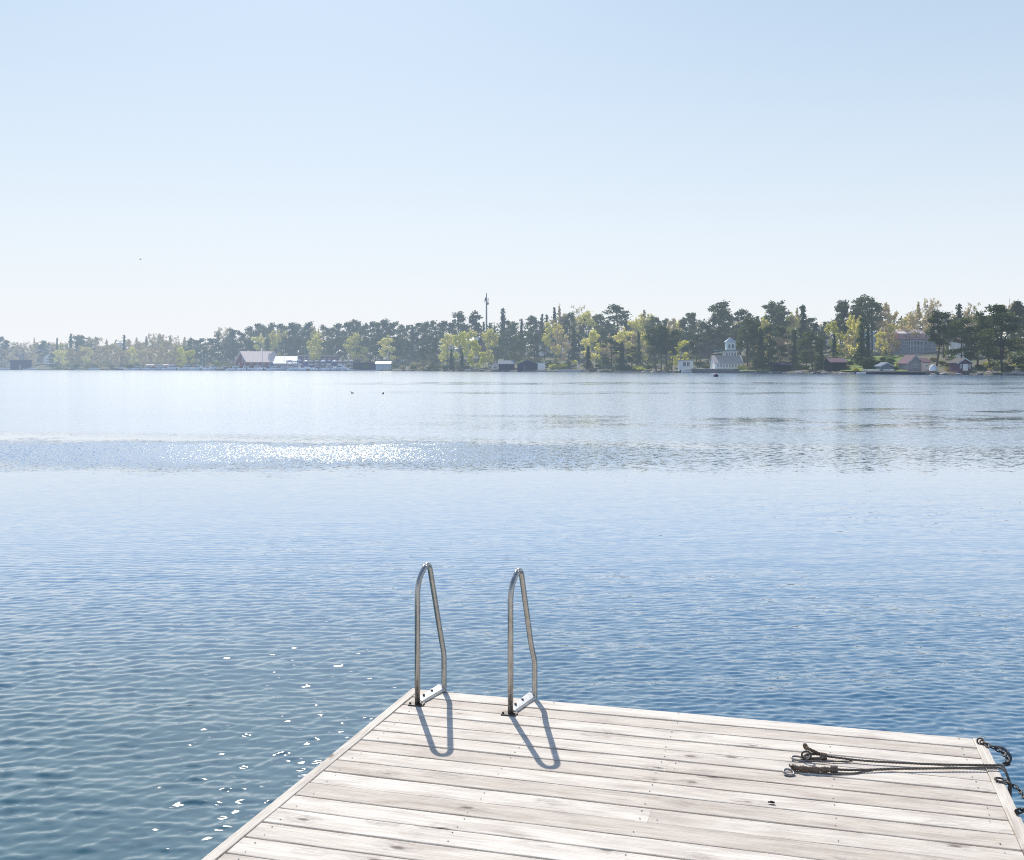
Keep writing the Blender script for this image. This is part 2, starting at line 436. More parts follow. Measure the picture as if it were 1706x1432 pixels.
# ------------------------------------------------------------------ water
def water_mat():
    m, nt, N, L = new_mat('lake_water')
    geo = nd(nt, 'ShaderNodeNewGeometry')
    sep = nd(nt, 'ShaderNodeSeparateXYZ'); L.new(geo.outputs['Position'], sep.inputs[0])
    X, Y, Z = sep.outputs
    def noise(scale, det, rough=0.5, vec=None):
        n = nd(nt, 'ShaderNodeTexNoise', inputs={'Scale': scale, 'Detail': det, 'Roughness': rough}); L.new(vec or geo.outputs['Position'], n.inputs['Vector']); return n
    Yr = mathn(nt, 'ADD', Y, mathn(nt, 'MULTIPLY', X, 0.22))
    # wind map: a breezy band 25 to 35 m out, cat's paws further off, smooth water between
    wob = mathn(nt, 'MULTIPLY', mathn(nt, 'SUBTRACT', noise(0.20, 6.0, 0.68).outputs[0], 0.5), 12.0)
    far_e = mathn(nt, 'ADD', mathn(nt, 'SUBTRACT', 32.6, mathn(nt, 'MULTIPLY', X, 0.10)), mathn(nt, 'MULTIPLY', wob, 0.7))
    near_e = mathn(nt, 'ADD', mathn(nt, 'SUBTRACT', 25.2, mathn(nt, 'MULTIPLY', X, 0.02)), mathn(nt, 'MULTIPLY', wob, 0.75))
    band = mathn(nt, 'MULTIPLY', smooth(nt, mathn(nt, 'SUBTRACT', Y, near_e), -1.8, 3.0), smooth(nt, mathn(nt, 'SUBTRACT', far_e, Y), -1.2, 1.2))
    bandx = smooth(nt, X, -5.5, 8.0, 1.0, 0.11)
    band = mathn(nt, 'MULTIPLY', band, bandx)
    sc = nd(nt, 'ShaderNodeVectorMath', operation='MULTIPLY'); L.new(geo.outputs['Position'], sc.inputs[0]); sc.inputs[1].default_value = (0.010, 0.034, 0.0)
    paw = noise(1.0, 5.0, 0.62, sc.outputs[0]).outputs[0]
    sc2 = nd(nt, 'ShaderNodeVectorMath', operation='MULTIPLY'); L.new(geo.outputs['Position'], sc2.inputs[0]); sc2.inputs[1].default_value = (0.05, 0.16, 0.0)
    paw2 = noise(1.0, 4.0, 0.6, sc2.outputs[0]).outputs[0]
    nearpatch = mathn(nt, 'MULTIPLY', smooth(nt, Y, 24.0, 12.0), smooth(nt, paw2, 0.40, 0.62))
    farpatch = mathn(nt, 'MULTIPLY', smooth(nt, Y, 36.0, 60.0), smooth(nt, paw, 0.46, 0.62))
    k = mathn(nt, 'ADD', smooth(nt, Y, 8.0, 17.0, 0.115, 0.035), mathn(nt, 'MULTIPLY', band, 0.84))
    k = mathn(nt, 'ADD', k, mathn(nt, 'MULTIPLY', nearpatch, 0.08))
    k = mathn(nt, 'ADD', k, mathn(nt, 'MULTIPLY', farpatch, 0.12))
    k = mathn(nt, 'ADD', k, mathn(nt, 'ADD', smooth(nt, Yr, 31.5, 36.0, 0.0, 0.06), smooth(nt, Y, 42.0, 90.0, 0.0, 0.05)))
    # slicks: still strips that mirror the trees
    sc3 = nd(nt, 'ShaderNodeVectorMath', operation='MULTIPLY'); L.new(geo.outputs['Position'], sc3.inputs[0]); sc3.inputs[1].default_value = (0.07, 0.11, 0.0)
    stx = noise(1.0, 4.0, 0.6, sc3.outputs[0]).outputs[0]
    sc4 = nd(nt, 'ShaderNodeVectorMath', operation='MULTIPLY'); L.new(geo.outputs['Position'], sc4.inputs[0]); sc4.inputs[1].default_value = (0.22, 0.30, 0.0)
    stx2 = noise(1.0, 5.0, 0.65, sc4.outputs[0]).outputs[0]
    Yw = mathn(nt, 'ADD', Y, mathn(nt, 'MULTIPLY', mathn(nt, 'SUBTRACT', stx, 0.5), mathn(nt, 'MULTIPLY', Y, 0.30)))
    slick = None
    for yc, hw, x0, x1, amt in ((57.0, 4.0, 12.0, 24.0, 1.0), (46.5, 8.0, -8.0, 6.0, 0.85), (97.0, 6.0, -16.0, -2.0, 0.62), (150.0, 15.0, -32.0, -8.0, 0.62), (118.0, 6.0, 4.0, 30.0, 0.4)):
        g = mathn(nt, 'SUBTRACT', 1.0, mathn(nt, 'DIVIDE', mathn(nt, 'ABSOLUTE', mathn(nt, 'SUBTRACT', Yw, yc)), hw), True)
        g = mathn(nt, 'MULTIPLY', mathn(nt, 'MULTIPLY', smooth(nt, g, 0.0, 0.6), amt), smooth(nt, X, x0, x1))
        g = mathn(nt, 'MULTIPLY', g, smooth(nt, stx2, 0.42, 0.60))
        slick = g if slick is None else mathn(nt, 'MAXIMUM', slick, g)
    lively = mathn(nt, 'SUBTRACT', 1.0, mathn(nt, 'MULTIPLY', slick, 0.86))
    k = mathn(nt, 'MULTIPLY', k, lively)
    # capillary ripples as slopes
    rs = nd(nt, 'ShaderNodeVectorMath', operation='MULTIPLY'); L.new(geo.outputs['Position'], rs.inputs[0]); rs.inputs[1].default_value = (0.5, 1.0, 1.0)
    rp = noise(11.0, 3.0, 0.65, rs.outputs[0])
    rs2 = nd(nt, 'ShaderNodeVectorMath', operation='MULTIPLY'); L.new(geo.outputs['Position'], rs2.inputs[0]); rs2.inputs[1].default_value = (1.0, 0.45, 1.0)
    rp2 = noise(23.0, 1.0, 0.5, rs2.outputs[0])
    rmix = mixc(nt, mathn(nt, 'MULTIPLY', band, 0.8, True), rp.outputs['Color'], rp2.outputs['Color'])
    sb = nd(nt, 'ShaderNodeVectorMath', operation='SUBTRACT'); L.new(rmix, sb.inputs[0]); sb.inputs[1].default_value = (0.5, 0.5, 0.5)
    fl = nd(nt, 'ShaderNodeVectorMath', operation='MULTIPLY'); L.new(sb.outputs[0], fl.inputs[0]); fl.inputs[1].default_value = (1.0, 2.5, 0.0)
    scl = nd(nt, 'ShaderNodeVectorMath', operation='SCALE'); L.new(fl.outputs[0], scl.inputs[0]); L.new(k, scl.inputs['Scale'])
    ad = nd(nt, 'ShaderNodeVectorMath', operation='ADD'); L.new(geo.outputs['Normal'], ad.inputs[0]); L.new(scl.outputs[0], ad.inputs[1])
    nn = nd(nt, 'ShaderNodeVectorMath', operation='NORMALIZE'); L.new(ad.outputs[0], nn.inputs[0])
    # body colour: greener over the shallow bottom near the jetty's left
    sh = mathn(nt, 'MULTIPLY', smooth(nt, Y, 16.0, 5.0), smooth(nt, X, 2.5, -2.5))
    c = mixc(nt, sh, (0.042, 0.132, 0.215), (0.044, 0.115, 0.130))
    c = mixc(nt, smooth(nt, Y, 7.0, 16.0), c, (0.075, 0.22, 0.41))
    b = nd(nt, 'ShaderNodeBsdfPrincipled', inputs={'IOR': 1.40, 'Specular IOR Level': 0.5})
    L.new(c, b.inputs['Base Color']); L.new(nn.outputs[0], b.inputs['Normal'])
    b.inputs['Coat Weight'].default_value = 1.0; b.inputs['Coat IOR'].default_value = 1.40; b.inputs['Coat Roughness'].default_value = 0.035; L.new(nn.outputs[0], b.inputs['Coat Normal'])
    r = mathn(nt, 'ADD', mathn(nt, 'ADD', 0.042, mathn(nt, 'MULTIPLY', band, 0.14)), mathn(nt, 'MULTIPLY', smooth(nt, Yr, 32.0, 37.0, 0.0, 0.14), lively))
    ior = mathn(nt, 'ADD', 1.40, smooth(nt, Yr, 31.0, 36.5, 0.0, 0.55)); L.new(ior, b.inputs['IOR']); L.new(ior, b.inputs['Coat IOR'])
    L.new(r, b.inputs['Roughness']); L.new(r, b.inputs['Coat Roughness'])
    out(nt, b.outputs[0])
    return m

def build_water():
    rs = np.random.default_rng(11)
    ns = 150; nshort = 105
    lam = np.concatenate([np.concatenate([np.exp(rs.normal(math.log(0.078), 0.24, 60)), np.exp(rs.normal(math.log(0.128), 0.26, nshort - 60))]), np.exp(rs.uniform(math.log(0.35), math.log(1.8), ns - nshort))])
    lam = np.clip(lam, 0.055, 1.8)
    kk = 2 * PI / lam
    th = rs.normal(0.06, 0.30, ns) + PI / 2
    cross = rs.random(ns) < 0.25; th[cross] += rs.normal(0.75, 0.2, cross.sum())
    slope = np.where(np.arange(ns) < nshort, 0.0300, 0.0060)
    amp = slope / kk * rs.uniform(0.6, 1.3, ns)
    ph = rs.uniform(0, 2 * PI, ns)
    kx, ky = kk * np.cos(th), kk * np.sin(th)
    r = [2.2]
    while r[-1] < 4.4: r.append(r[-1] * 1.012)
    while r[-1] < 20: r.append(r[-1] * 1.0015)
    while r[-1] < 28: r.append(r[-1] * 1.0025)
    while r[-1] < 75: r.append(r[-1] * 1.004)
    while r[-1] < 15000: r.append(r[-1] * 1.06)
    r = np.array(r)
    a = np.concatenate([np.linspace(-100, -37, 14)[:-1], np.linspace(-37, 37, 520), np.linspace(37, 100, 14)[1:]])
    a = np.radians(a)
    R, A = np.meshgrid(r, a, indexing='ij')
    Xg, Yg = R * np.sin(A), R * np.cos(A)
    Zg = np.zeros_like(Xg)
    cell = np.where(R < 20, R * 0.0015, np.where(R < 28, R * 0.0025, R * 0.004))
    for i in range(ns):
        # crests broken into short wave groups
        g = 0.62 + 0.38 * np.sin(0.55 * kx[i] * 0.31 * Xg + 0.23 * ky[i] * Yg + ph[i] * 2.3)
        fade = np.clip((lam[i] / (cell * 4.2) - 0.5), 0, 1)
        if i < nshort:
            wl = np.clip((2.0 - Xg) / 4.5, 0, 1)          # the wind ripples run finer on the right
            g = g * (np.sqrt(1 - 0.9 * wl) if i < 60 else np.sqrt(0.12 + 0.88 * wl)) * 1.25
        Zg += amp[i] * g * fade * np.sin(kx[i] * Xg + ky[i] * Yg + ph[i])
    calm = 0.5 + 0.5 * np.sin(0.16 * Xg + 0.9 * np.sin(0.11 * Yg) + 0.6) * np.cos(0.23 * Yg - 0.05 * Xg)
    dist = np.interp(R, [2, 8.5, 11.5, 14.5, 17.5, 24, 30, 36, 46], [1.02, 1.02, 0.90, 0.46, 0.15, 0.08, 0.08, 0.02, 0.0])
    dist = dist + np.clip((Xg - 1.5) / 5, 0, 1) * np.interp(R, [13, 16, 21, 25], [0, 0.28, 0.28, 0])
    Zg *= dist * (0.72 + 0.38 * calm)
    V = np.stack([Xg, Yg, Zg], -1).reshape(-1, 3)
    nr, na = Xg.shape
    I = (np.arange(nr - 1)[:, None] * na + np.arange(na - 1)[None, :]).reshape(-1)
    Q = np.stack([I, I + na, I + na + 1, I + 1], -1)[:, ::-1]
    me = bpy.data.meshes.new('water')
    me.vertices.add(len(V)); me.vertices.foreach_set('co', V.reshape(-1).astype(np.float32))
    me.loops.add(Q.size); me.loops.foreach_set('vertex_index', Q.reshape(-1).astype(np.int32))
    me.polygons.add(len(Q)); me.polygons.foreach_set('loop_start', (np.arange(len(Q)) * 4).astype(np.int32))
    me.polygons.foreach_set('use_smooth', np.ones(len(Q), dtype=bool))
    me.update(calc_edges=True); me.validate()
    if me.polygons[0].normal.z < 0: me.flip_normals()
    me.materials.append(water_mat())
    tag(link('water', me), kind='structure')
build_water()

# ------------------------------------------------------------------ the jetty
O2 = deck_pt(687, 1147)
E2 = deck_pt(1640, 1232)
DU = (E2 - O2); DECKW = DU.length; DANG = math.atan2(DU.y, DU.x)
DU = DU.normalized(); DV = Vector((DU.y, -DU.x, 0))           # DV runs back towards the shore end
def uv_of(p): d = p - O2; return d.dot(DU), d.dot(DV)

def set_plank(me, uvw):
    a = me.attributes.new('plank', 'FLOAT_VECTOR', 'POINT')
    a.data.foreach_set('vector', np.array(uvw, dtype=np.float32).reshape(-1))

def board(mb, uvw, u0, u1, v0, v1, top, th, rid, along='u', edge=0.004, sag=0.0012):
    """one sawn board with rounded arrises; local x along the deck's far edge, local y = -v"""
    rs = random.Random(rid * 77.7)
    n = 9
    prof = [(v0, -th), (v0, -edge), (v0 + edge * .35, -edge * .3), (v0 + edge * 1.1, 0), (v1 - edge * 1.1, 0), (v1 - edge * .35, -edge * .3), (v1, -edge), (v1, -th)]
    V = []; cup = rs.uniform(-1, 1) * sag
    for i in range(n):
        u = u0 + (u1 - u0) * i / (n - 1)
        dz = rs.uniform(-1, 1) * sag; dv = rs.uniform(-1, 1) * 0.0012
        for (v, z) in prof:
            s = (v - v0) / (v1 - v0)
            zz = top + z + dz + cup * (s - 0.5) * 2 * (1 if z > -th else 0)
            if along == 'u': V.append((u, -(v + dv), zz)); uvw.append((u + rid * 3.37, v, rid))
            else: V.append((v + dv, -u, zz)); uvw.append((u + rid * 3.37, v, rid))
    m = len(prof); Fc = []
    for i in range(n - 1):
        for k in range(m):
            l = (k + 1) % m
            Fc.append((i*m+k, i*m+l, (i+1)*m+l, (i+1)*m+k))
    Fc.append(tuple(range(m))); Fc.append(tuple((n-1)*m + k for k in range(m))[::-1])
    mb.add(V, Fc, 0)

def build_jetty():
    root = thing('wooden_jetty', 'pale weathered plank jetty jutting into the lake, with the bathing ladder at its end', 'jetty', (O2.x, O2.y, DECKZ), DANG)
    mb = MB(); uvw = []
    rs = random.Random(5)
    pitch, v = 0.1475, 0.0
    rid = 1
    split_rows = {5, 9, 17, 22, 26, 31, 37, 44}
    row = 0
    tw = 0.055
    while v < 8.4:
        wd = pitch - rs.uniform(0.0055, 0.0105)
        dz = rs.uniform(-0.0012, 0.0012)
        u0, u1 = tw + 0.003, DECKW - tw - 0.003
        if row in split_rows:
            j = 1.645 + rs.uniform(-0.004, 0.004)
            board(mb, uvw, u0, j - 0.0005, v, v + wd, dz, 0.028, rid); rid += 1
            board(mb, uvw, j + 0.0005, u1, v, v + wd, dz + rs.uniform(-.0006, .0006), 0.028, rid); rid += 1
        else:
            board(mb, uvw, u0, u1, v, v + wd, dz, 0.028, rid); rid += 1
        # countersunk nail heads over the joists
        for ju in (0.13, 0.88, 1.61, 1.68, 2.42, 3.06):
            if ju in (1.61, 1.68) and row not in split_rows and ju == 1.68: continue
            for jv in (0.03, wd - 0.03):
                if rs.random() < 0.30: continue
                cu, cv = ju + rs.uniform(-.008, .008), v + jv + rs.uniform(-.006, .006); rr = rs.uniform(0.0030, 0.0046)
                V = [(cu + rr * math.cos(q * PI / 3), -(cv + rr * math.sin(q * PI / 3)), dz + 0.0026) for q in range(6)]
                mb.add(V, [tuple(range(6))], 1); uvw.extend([(0, 0, 0)] * 6)
        v += pitch; row += 1
    me = mb.mesh('decking', [WOOD, 'nail_steel']); set_plank(me, uvw); link('decking', me, root)
    for side, (a, b) in enumerate(((0.0, tw), (DECKW - tw, DECKW))):
        mb = MB(); uvw = []; L0 = 0.0
        for q, L1 in enumerate((3.1, 6.0, 8.45)):
            board(mb, uvw, L0, L1 - 0.003, a, b, 0.004, 0.12, 200 + side * 10 + q, 'v', 0.004, 0.0012); L0 = L1
        me = mb.mesh('edge_board', WOOD); set_plank(me, uvw); link('edge_board', me, root)
    mb = MB(); uvw = []
    board(mb, uvw, 0.002, DECKW - 0.002, 0.012, 0.055, -0.031, 0.16, 240); me = mb.mesh('end_beam', WOOD); set_plank(me, uvw); link('end_beam', me, root)
    for u in (0.14, 0.88, 1.645, 2.42, DECKW - 0.14):
        mb = MB(); uvw = []; board(mb, uvw, 0.058, 8.4, u - 0.024, u + 0.024, -0.031, 0.15, 250 + u, 'v'); me = mb.mesh('joist', WOOD); set_plank(me, uvw); link('joist', me, root)
    for (u, v) in ((0.2, 0.3), (DECKW - 1.1, 0.3), (0.2, 4.2), (DECKW - 1.1, 4.2)):
        mb = MB(); mb.box((u, -v - 1.6, -0.62), (u + 0.9, -v, -0.184)); bevel(mb.build('float', 'pontoon_foam', root), 0.03, 2)
build_jetty()

# ------------------------------------------------------------------ the bathing ladder
def smooth_path(pts, n=8):
    """Catmull-Rom through the points"""
    P = [Vector(p) for p in pts]; P = [P[0] * 2 - P[1]] + P + [P[-1] * 2 - P[-2]]
    o = []
    for i in range(1, len(P) - 2):
        for q in range(n):
            t = q / n; a, b, c, d = P[i-1], P[i], P[i+1], P[i+2]
            o.append(0.5 * ((2*b) + (c - a) * t + (2*a - 5*b + 4*c - d) * t*t + (3*b - a - 3*c + d) * t**3))
    o.append(P[-2]); return o

def fillet(pts, rads, n=9):
    """polyline with round bends"""
    P = [Vector(p) for p in pts]; o = [P[0]]
    for i in range(1, len(P) - 1):
        a, b, c = P[i-1], P[i], P[i+1]; r = rads[i]
        d0, d1 = (a - b).normalized(), (c - b).normalized()
        p0, p1 = b + d0 * r, b + d1 * r
        for q in range(n + 1):
            t = q / n; o.append((1-t)**2 * p0 + 2*t*(1-t) * b + t*t * p1)
    o.append(P[-1]); return o

def build_ladder():
    A1 = deck_pt(695.5, 1174); A2 = deck_pt(850.5, 1190)
    d = Vector((0.445, 0.8955, 0)).normalized(); pr = Vector((-d.y, d.x, 0))
    root = thing('bathing_ladder', 'galvanised tube bathing ladder with two tall arched handrails at the end of the jetty', 'ladder', A1)
    for A in (A1, A2):
        R = A - A1
        # last 2 cm out so the long leg clears the deck's edge
        su, sv = uv_of(A); s1 = sv / (-(d.dot(DV))) + 0.022
        prof = [(0.0, 0.004), (0.0, 0.735), (0.085, 0.835), (0.15, 0.80), (0.268, 0.315), (s1, 0.18), (s1, -1.35)]
        prof = [(0.0, 0.004), (0.0, 0.735), (0.128, 0.805), (0.268, 0.33), (s1, 0.22), (s1, -1.35)]
        pts = [R + d * s + Vector((0, 0, z)) for s, z in prof]
        path = fillet(pts, [0, 0.105, 0.055, 0.05, 0.03, 0])
        mb = MB(); mb.tube(path, 0.0160, 20)
        h = mb.build('handrail', 'galvanised_steel', root, True)
        # foot plate under the short leg, with two bolts
        mb = MB()
        ex = DU
        c = R + Vector((0, 0, 0))
        for sx, sy, z0, z1, mm in ((0.042, 0.030, 0.001, 0.008, 0),):
            q = [c + ex * a * sx + DV * b * sy for a, b in ((-1.15,-1),(0.85,-1),(0.85,1),(-1.15,1))]
            mb.add([(*p.xy, z0) for p in q] + [(*p.xy, z1) for p in q], [(3,2,1,0),(4,5,6,7),(0,1,5,4),(1,2,6,5),(2,3,7,6),(3,0,4,7)])
        fp = mb.build('foot_plate', 'worn_iron', root)
        # flat bar from the foot plate out to the long leg, edge turned down
        mb = MB()
        w0, w1 = 0.010, 0.040
        q = [c + d * 0.03 + pr * w0 * -1, c + d * (s1 - 0.012) - pr * w0, c + d * (s1 - 0.004) + pr * w1 * 0.8, c + d * 0.045 + pr * w1 * 0.72]
        zs = [0.010, 0.016, 0.030, 0.020]
        mb.add([(*p.xy, z) for p, z in zip(q, zs)] + [(*p.xy, z + 0.005) for p, z in zip(q, zs)], [(3,2,1,0),(4,5,6,7),(0,1,5,4),(1,2,6,5),(2,3,7,6),(3,0,4,7)])
        lip = [q[0], q[1]]
        mb.add([(*p.xy, z) for p in lip for z in (0.002, 0.0105)] + [(*(p - pr * 0.004).xy, z) for p in lip for z in (0.002, 0.0145)],
               [(0,2,3,1),(4,5,7,6),(1,3,7,5),(0,4,6,2),(0,1,5,4),(2,6,7,3)])
        br = mb.build('bracket', 'galvanised_plate', root)
        for s, wq in ((0.10, 0.018), (0.19, 0.018)):
            mb = MB(); p = c + d * s + pr * wq
            mb.tube([Vector((p.x, p.y, 0.018)), Vector((p.x, p.y, 0.034))], 0.008, 6); mb.build('bolt', 'worn_iron', br)
        for s in (-0.040, 0.026):
            mb = MB(); p = c + ex * s + DV * 0.012
            mb.tube([Vector((p.x, p.y, 0.007)), Vector((p.x, p.y, 0.017))], 0.007, 6); mb.build('bolt', 'worn_iron', fp)
    su, sv = uv_of(A1); s1 = sv / (-(d.dot(DV))) + 0.022
    su2, sv2 = uv_of(A2); s2 = sv2 / (-(d.dot(DV))) + 0.022
    for z in (-0.22, -0.50, -0.78, -1.06, -1.30):
        mb = MB(); mb.tube([d * s1 + Vector((0, 0, z)), A2 - A1 + d * s2 + Vector((0, 0, z))], 0.014, 10); mb.build('rung', 'galvanised_steel', root, True)
build_ladder()

# ------------------------------------------------------------------ mooring lines and chains on the deck
def rope(mb, pts, r, twist=0.05, strands=3, n=14):
    path = smooth_path(pts, n)
    # resample evenly
    L = [0.0]
    for a, b in zip(path, path[1:]): L.append(L[-1] + (b - a).length)
    tot = L[-1]; m = max(12, int(tot / (twist / 7)))
    xs = np.linspace(0, tot, m); arr = np.array([tuple(p) for p in path])
    P = [Vector(v) for v in np.stack([np.interp(xs, L, arr[:, k]) for k in range(3)], -1)]
    for s in range(strands):
        q = []
        for i, p in enumerate(P):
            t = (P[min(i+1, m-1)] - P[max(i-1, 0)]).normalized()
            a = t.cross(Vector((0, 0, 1)));  a = a.normalized() if a.length > 1e-4 else Vector((1, 0, 0))
            b = t.cross(a); th = 2 * PI * (xs[i] / twist + s / strands)
            q.append(p + (a * math.cos(th) + b * math.sin(th)) * r * 0.5)
        mb.tube(q, r * 0.58, 6)

def ring(mb, c, nrm, R, r, stretch=(1.0, None), seg=18):
    nrm = nrm.normalized(); e = stretch[1] or nrm.orthogonal(); e = (e - nrm * e.dot(nrm)).normalized(); f = nrm.cross(e)
    mb.tube([c + e * math.cos(2*PI*k/seg) * R * stretch[0] + f * math.sin(2*PI*k/seg) * R for k in range(seg)], r, 7, closed=True)

def chain(mb, pts, ln=0.042, r=0.0048):
    path = smooth_path(pts, 20); L = [0.0]
    for a, b in zip(path, path[1:]): L.append(L[-1] + (b - a).length)
    arr = np.array([tuple(p) for p in path]); pitch = ln * 0.72
    for i in range(int(L[-1] / pitch)):
        s = (i + 0.5) * pitch
        c = Vector([float(np.interp(s, L, arr[:, k])) for k in range(3)])
        e = Vector([float(np.interp(s + .01, L, arr[:, k]) - np.interp(s - .01, L, arr[:, k])) for k in range(3)]).normalized()
        a = e.cross(Vector((0, 0, 1))); a = a.normalized() if a.length > 1e-3 else Vector((1, 0, 0)); b = e.cross(a)
        nrm = (a + b * 0.8) if i % 2 else (a * -0.8 + b)
        ring(mb, c, nrm, ln * 0.27, r * .85, (1.8, e), 14)

def dp(px, py, z): return deck_pt(px, py, z)
def build_lines():
    zr = 0.0125
    out_dir = DU
    e1 = dp(1655, 1274.5, 0.017)
    def over(p0, drop=(0.03, 0.055, 0.06, 0.04)):
        return [p0 + out_dir * 0.035 + Vector((0,0,0.004)), p0 + out_dir * 0.052 + DV * 0.03 + Vector((0,0,-0.018)), p0 + out_dir * 0.060 + DV * 0.06 + Vector((0,0,-0.075)), p0 + out_dir * 0.045 + DV * 0.07 + Vector((0,0,-0.17)), p0 + out_dir * 0.02 + DV * 0.06 + Vector((0,0,-0.30))]
    # line one, lying further from the camera
    t1 = thing('mooring_line', 'dark twisted mooring line with eye splice and stub end, farther of two on deck', 'rope', dp(1500, 1268, 0), 0, 'mooring lines lying on the jetty')
    o = t1.location
    mb = MB()
    pts = [dp(1378, 1259.5, zr), dp(1400, 1262.5, zr), dp(1440, 1267, zr), dp(1500, 1270.5, zr), dp(1560, 1273, zr), dp(1610, 1274, zr)] + [e1] + over(e1)
    rope(mb, [p - o for p in pts], 0.0056); mb.build('rope', 'tarred_rope', t1, True)
    mb = MB()
    rope(mb, [p - o for p in (dp(1378, 1259.5, .014), dp(1362, 1256, .016), dp(1347, 1256.5, .018), dp(1340, 1260, .014), dp(1344, 1263.5, .010), dp(1362, 1263, .010), dp(1376, 1262, .012))], 0.0072); mb.build('eye_splice', 'tarred_rope', t1, True)
    mb = MB(); rope(mb, [p - o for p in (dp(1373, 1259, .012), dp(1362, 1254.2, .022), dp(1353, 1250, .035), dp(1344, 1245, .040))], 0.0085); 
    ring(mb, dp(1342, 1243.5, .036) - o, Vector((1, .4, .2)), 0.010, 0.008)
    mb.build('stub_end', 'rope_whipping', t1, True)
    mb = MB()
    for i in range(5): ring(mb, dp(1368 + i * 2.0, 1258.8 + i * .35, .014) - o, DU, 0.012, 0.0055)
    mb.build('seizing', 'rope_whipping', t1, True)
    mb = MB(); ring(mb, dp(1343.5, 1258, .030) - o, Vector((0.2, 1.0, 0.15)), 0.022, 0.0048, (1.0, Vector((0,0,1)))); mb.build('thimble', 'worn_iron', t1, True)
    mb = MB(); ring(mb, dp(1331, 1263.5, .008) - o, Vector((0.05, -.15, 1)), 0.021, 0.0050, (1.7, DU)); mb.build('shackle', 'pale_zinc', t1, True)
    mb = MB(); rope(mb, [p - o for p in (dp(1334, 1264, .008), dp(1350, 1267.5, .007), dp(1372, 1269, .007), dp(1385, 1268.3, .007), dp(1420, 1267.5, .007))], 0.0035, 0.03); mb.build('lashing', 'tarred_rope', t1, True)
    # line two, nearer
    e2 = dp(1656, 1278.0, 0.017)
    t2 = thing('mooring_line', 'dark twisted mooring line with thick brown whipping, nearer of two on deck', 'rope', dp(1500, 1280, 0), 0, 'mooring lines lying on the jetty')
    o = t2.location
    mb = MB()
    pts = [dp(1392, 1281.5, zr), dp(1420, 1282.5, zr), dp(1450, 1282.0, zr), dp(1490, 1280.5, zr), dp(1550, 1279.8, zr), dp(1610, 1279.0, zr)] + [e2] + [p + DV * 0.02 for p in over(e2)]
    rope(mb, [p - o for p in pts], 0.0060); mb.build('rope', 'tarred_rope', t2, True)
    mb = MB()
    P = [dp(1319, 1277.5, .016), dp(1328, 1279, .018), dp(1340, 1280.3, .020), dp(1352, 1281.0, .019), dp(1364, 1281.5, .020), dp(1376, 1281.8, .018), dp(1388, 1281.6, .016), dp(1394, 1281.6, .014)]
    mb.tube([p - o for p in smooth_path(P, 6)], [0.011 + 0.0035 * math.sin(i * 1.9) ** 2 + 0.002 * math.sin(i * .7) for i in range(len(smooth_path(P, 6)))], 9)
    mb.build('whipping', 'rope_whipping', t2, True)
    mb = MB()
    for i in range(6): ring(mb, dp(1385 + i * 1.8, 1281.6, .015) - o, DU, 0.0135, 0.0052)
    mb.build('seizing', 'tarred_rope', t2, True)
    mb = MB(); ring(mb, dp(1314, 1286.2, .012) - o, Vector((0.10, -.35, 1)), 0.021, 0.0058, (1.15, DU)); mb.build('shackle', 'pale_zinc', t2, True)
    mb = MB(); mb.tube([p - o for p in (dp(1315, 1272.5, .034), dp(1316, 1276, .026), dp(1320, 1278.5, .02))], 0.0042, 7); mb.build('hook_tip', 'worn_iron', t2, True)
    mb = MB(); rope(mb, [p - o for p in (dp(1322, 1284.6, .007), dp(1345, 1285.5, .007), dp(1375, 1288, .007), dp(1395, 1289, .007), dp(1420, 1288, .007), dp(1440, 1285, .007), dp(1455, 1283.5, .010))], 0.0042, 0.03); mb.build('lashing', 'tarred_rope', t2, True)
    # chain stapled at the far corner
    c0 = dp(1632.5, 1233.5, 0.012)
    t3 = thing('mooring_chain', 'black chain and grey rope bight stapled at the far right corner of the jetty', 'chain', c0)
    o = t3.location
    mb = MB(); K = [dp(1634, 1234.5, .014), dp(1641, 1238, .016), dp(1648, 1242, .016), dp(1650, 1243.5, .016) + DU * .035 + Vector((0,0,-.012)), dp(1657, 1255, .0) + DU * .045, dp(1662, 1268, -.02) + DU * .05, dp(1662, 1272, -.1) + DU * .03]
    chain(mb, [p - o for p in K], 0.036, 0.0046); mb.build('links', 'worn_iron', t3, True)
    mb = MB(); ring(mb, dp(1633.5, 1235.0, .016) - o, Vector((-.5, -.6, .6)), 0.015, 0.0048, (1.2, DV)); mb.build('staple', 'worn_iron', t3, True)
    mb = MB(); rope(mb, [p - o for p in (dp(1649, 1243, .012) + DU * .02, dp(1655, 1244.5, .010) + DU * .045, dp(1661, 1250, .0) + DU * .045, dp(1665, 1258, -.02) + DU * .05, dp(1664, 1266, -.07) + DU * .05, dp(1662, 1272, -.15) + DU * .04)], 0.0085, 0.05); mb.build('rope_bight', 'grey_rope', t3, True)
    c0 = dp(1668, 1300, 0.01)
    t4 = thing('mooring_chain', 'thin rusty chain hooked to the right edge board just below the mooring lines', 'chain', c0); o = t4.location
    mb = MB(); chain(mb, [p - o for p in (dp(1672, 1301, .014), dp(1680, 1306, .012) + DU * .01, dp(1684, 1312, .006) + DU * .028, dp(1690, 1322, .0) + DU * .034, dp(1696, 1332, -.006) + DU * .034, dp(1700, 1340, -.05) + DU * .03)], 0.032, 0.0042); mb.build('links', 'worn_iron', t4, True)
    mb = MB(); ring(mb, dp(1668.5, 1299.6, .010) - o, Vector((.1, -.2, 1)), 0.017, 0.0050, (1.7, DU)); mb.build('hook', 'worn_iron', t4, True)
    c0 = dp(1697, 1351, 0.01)
    t5 = thing('mooring_chain', 'short black chain end bolted to the right edge board, nearest the camera', 'chain', c0); o = t5.location
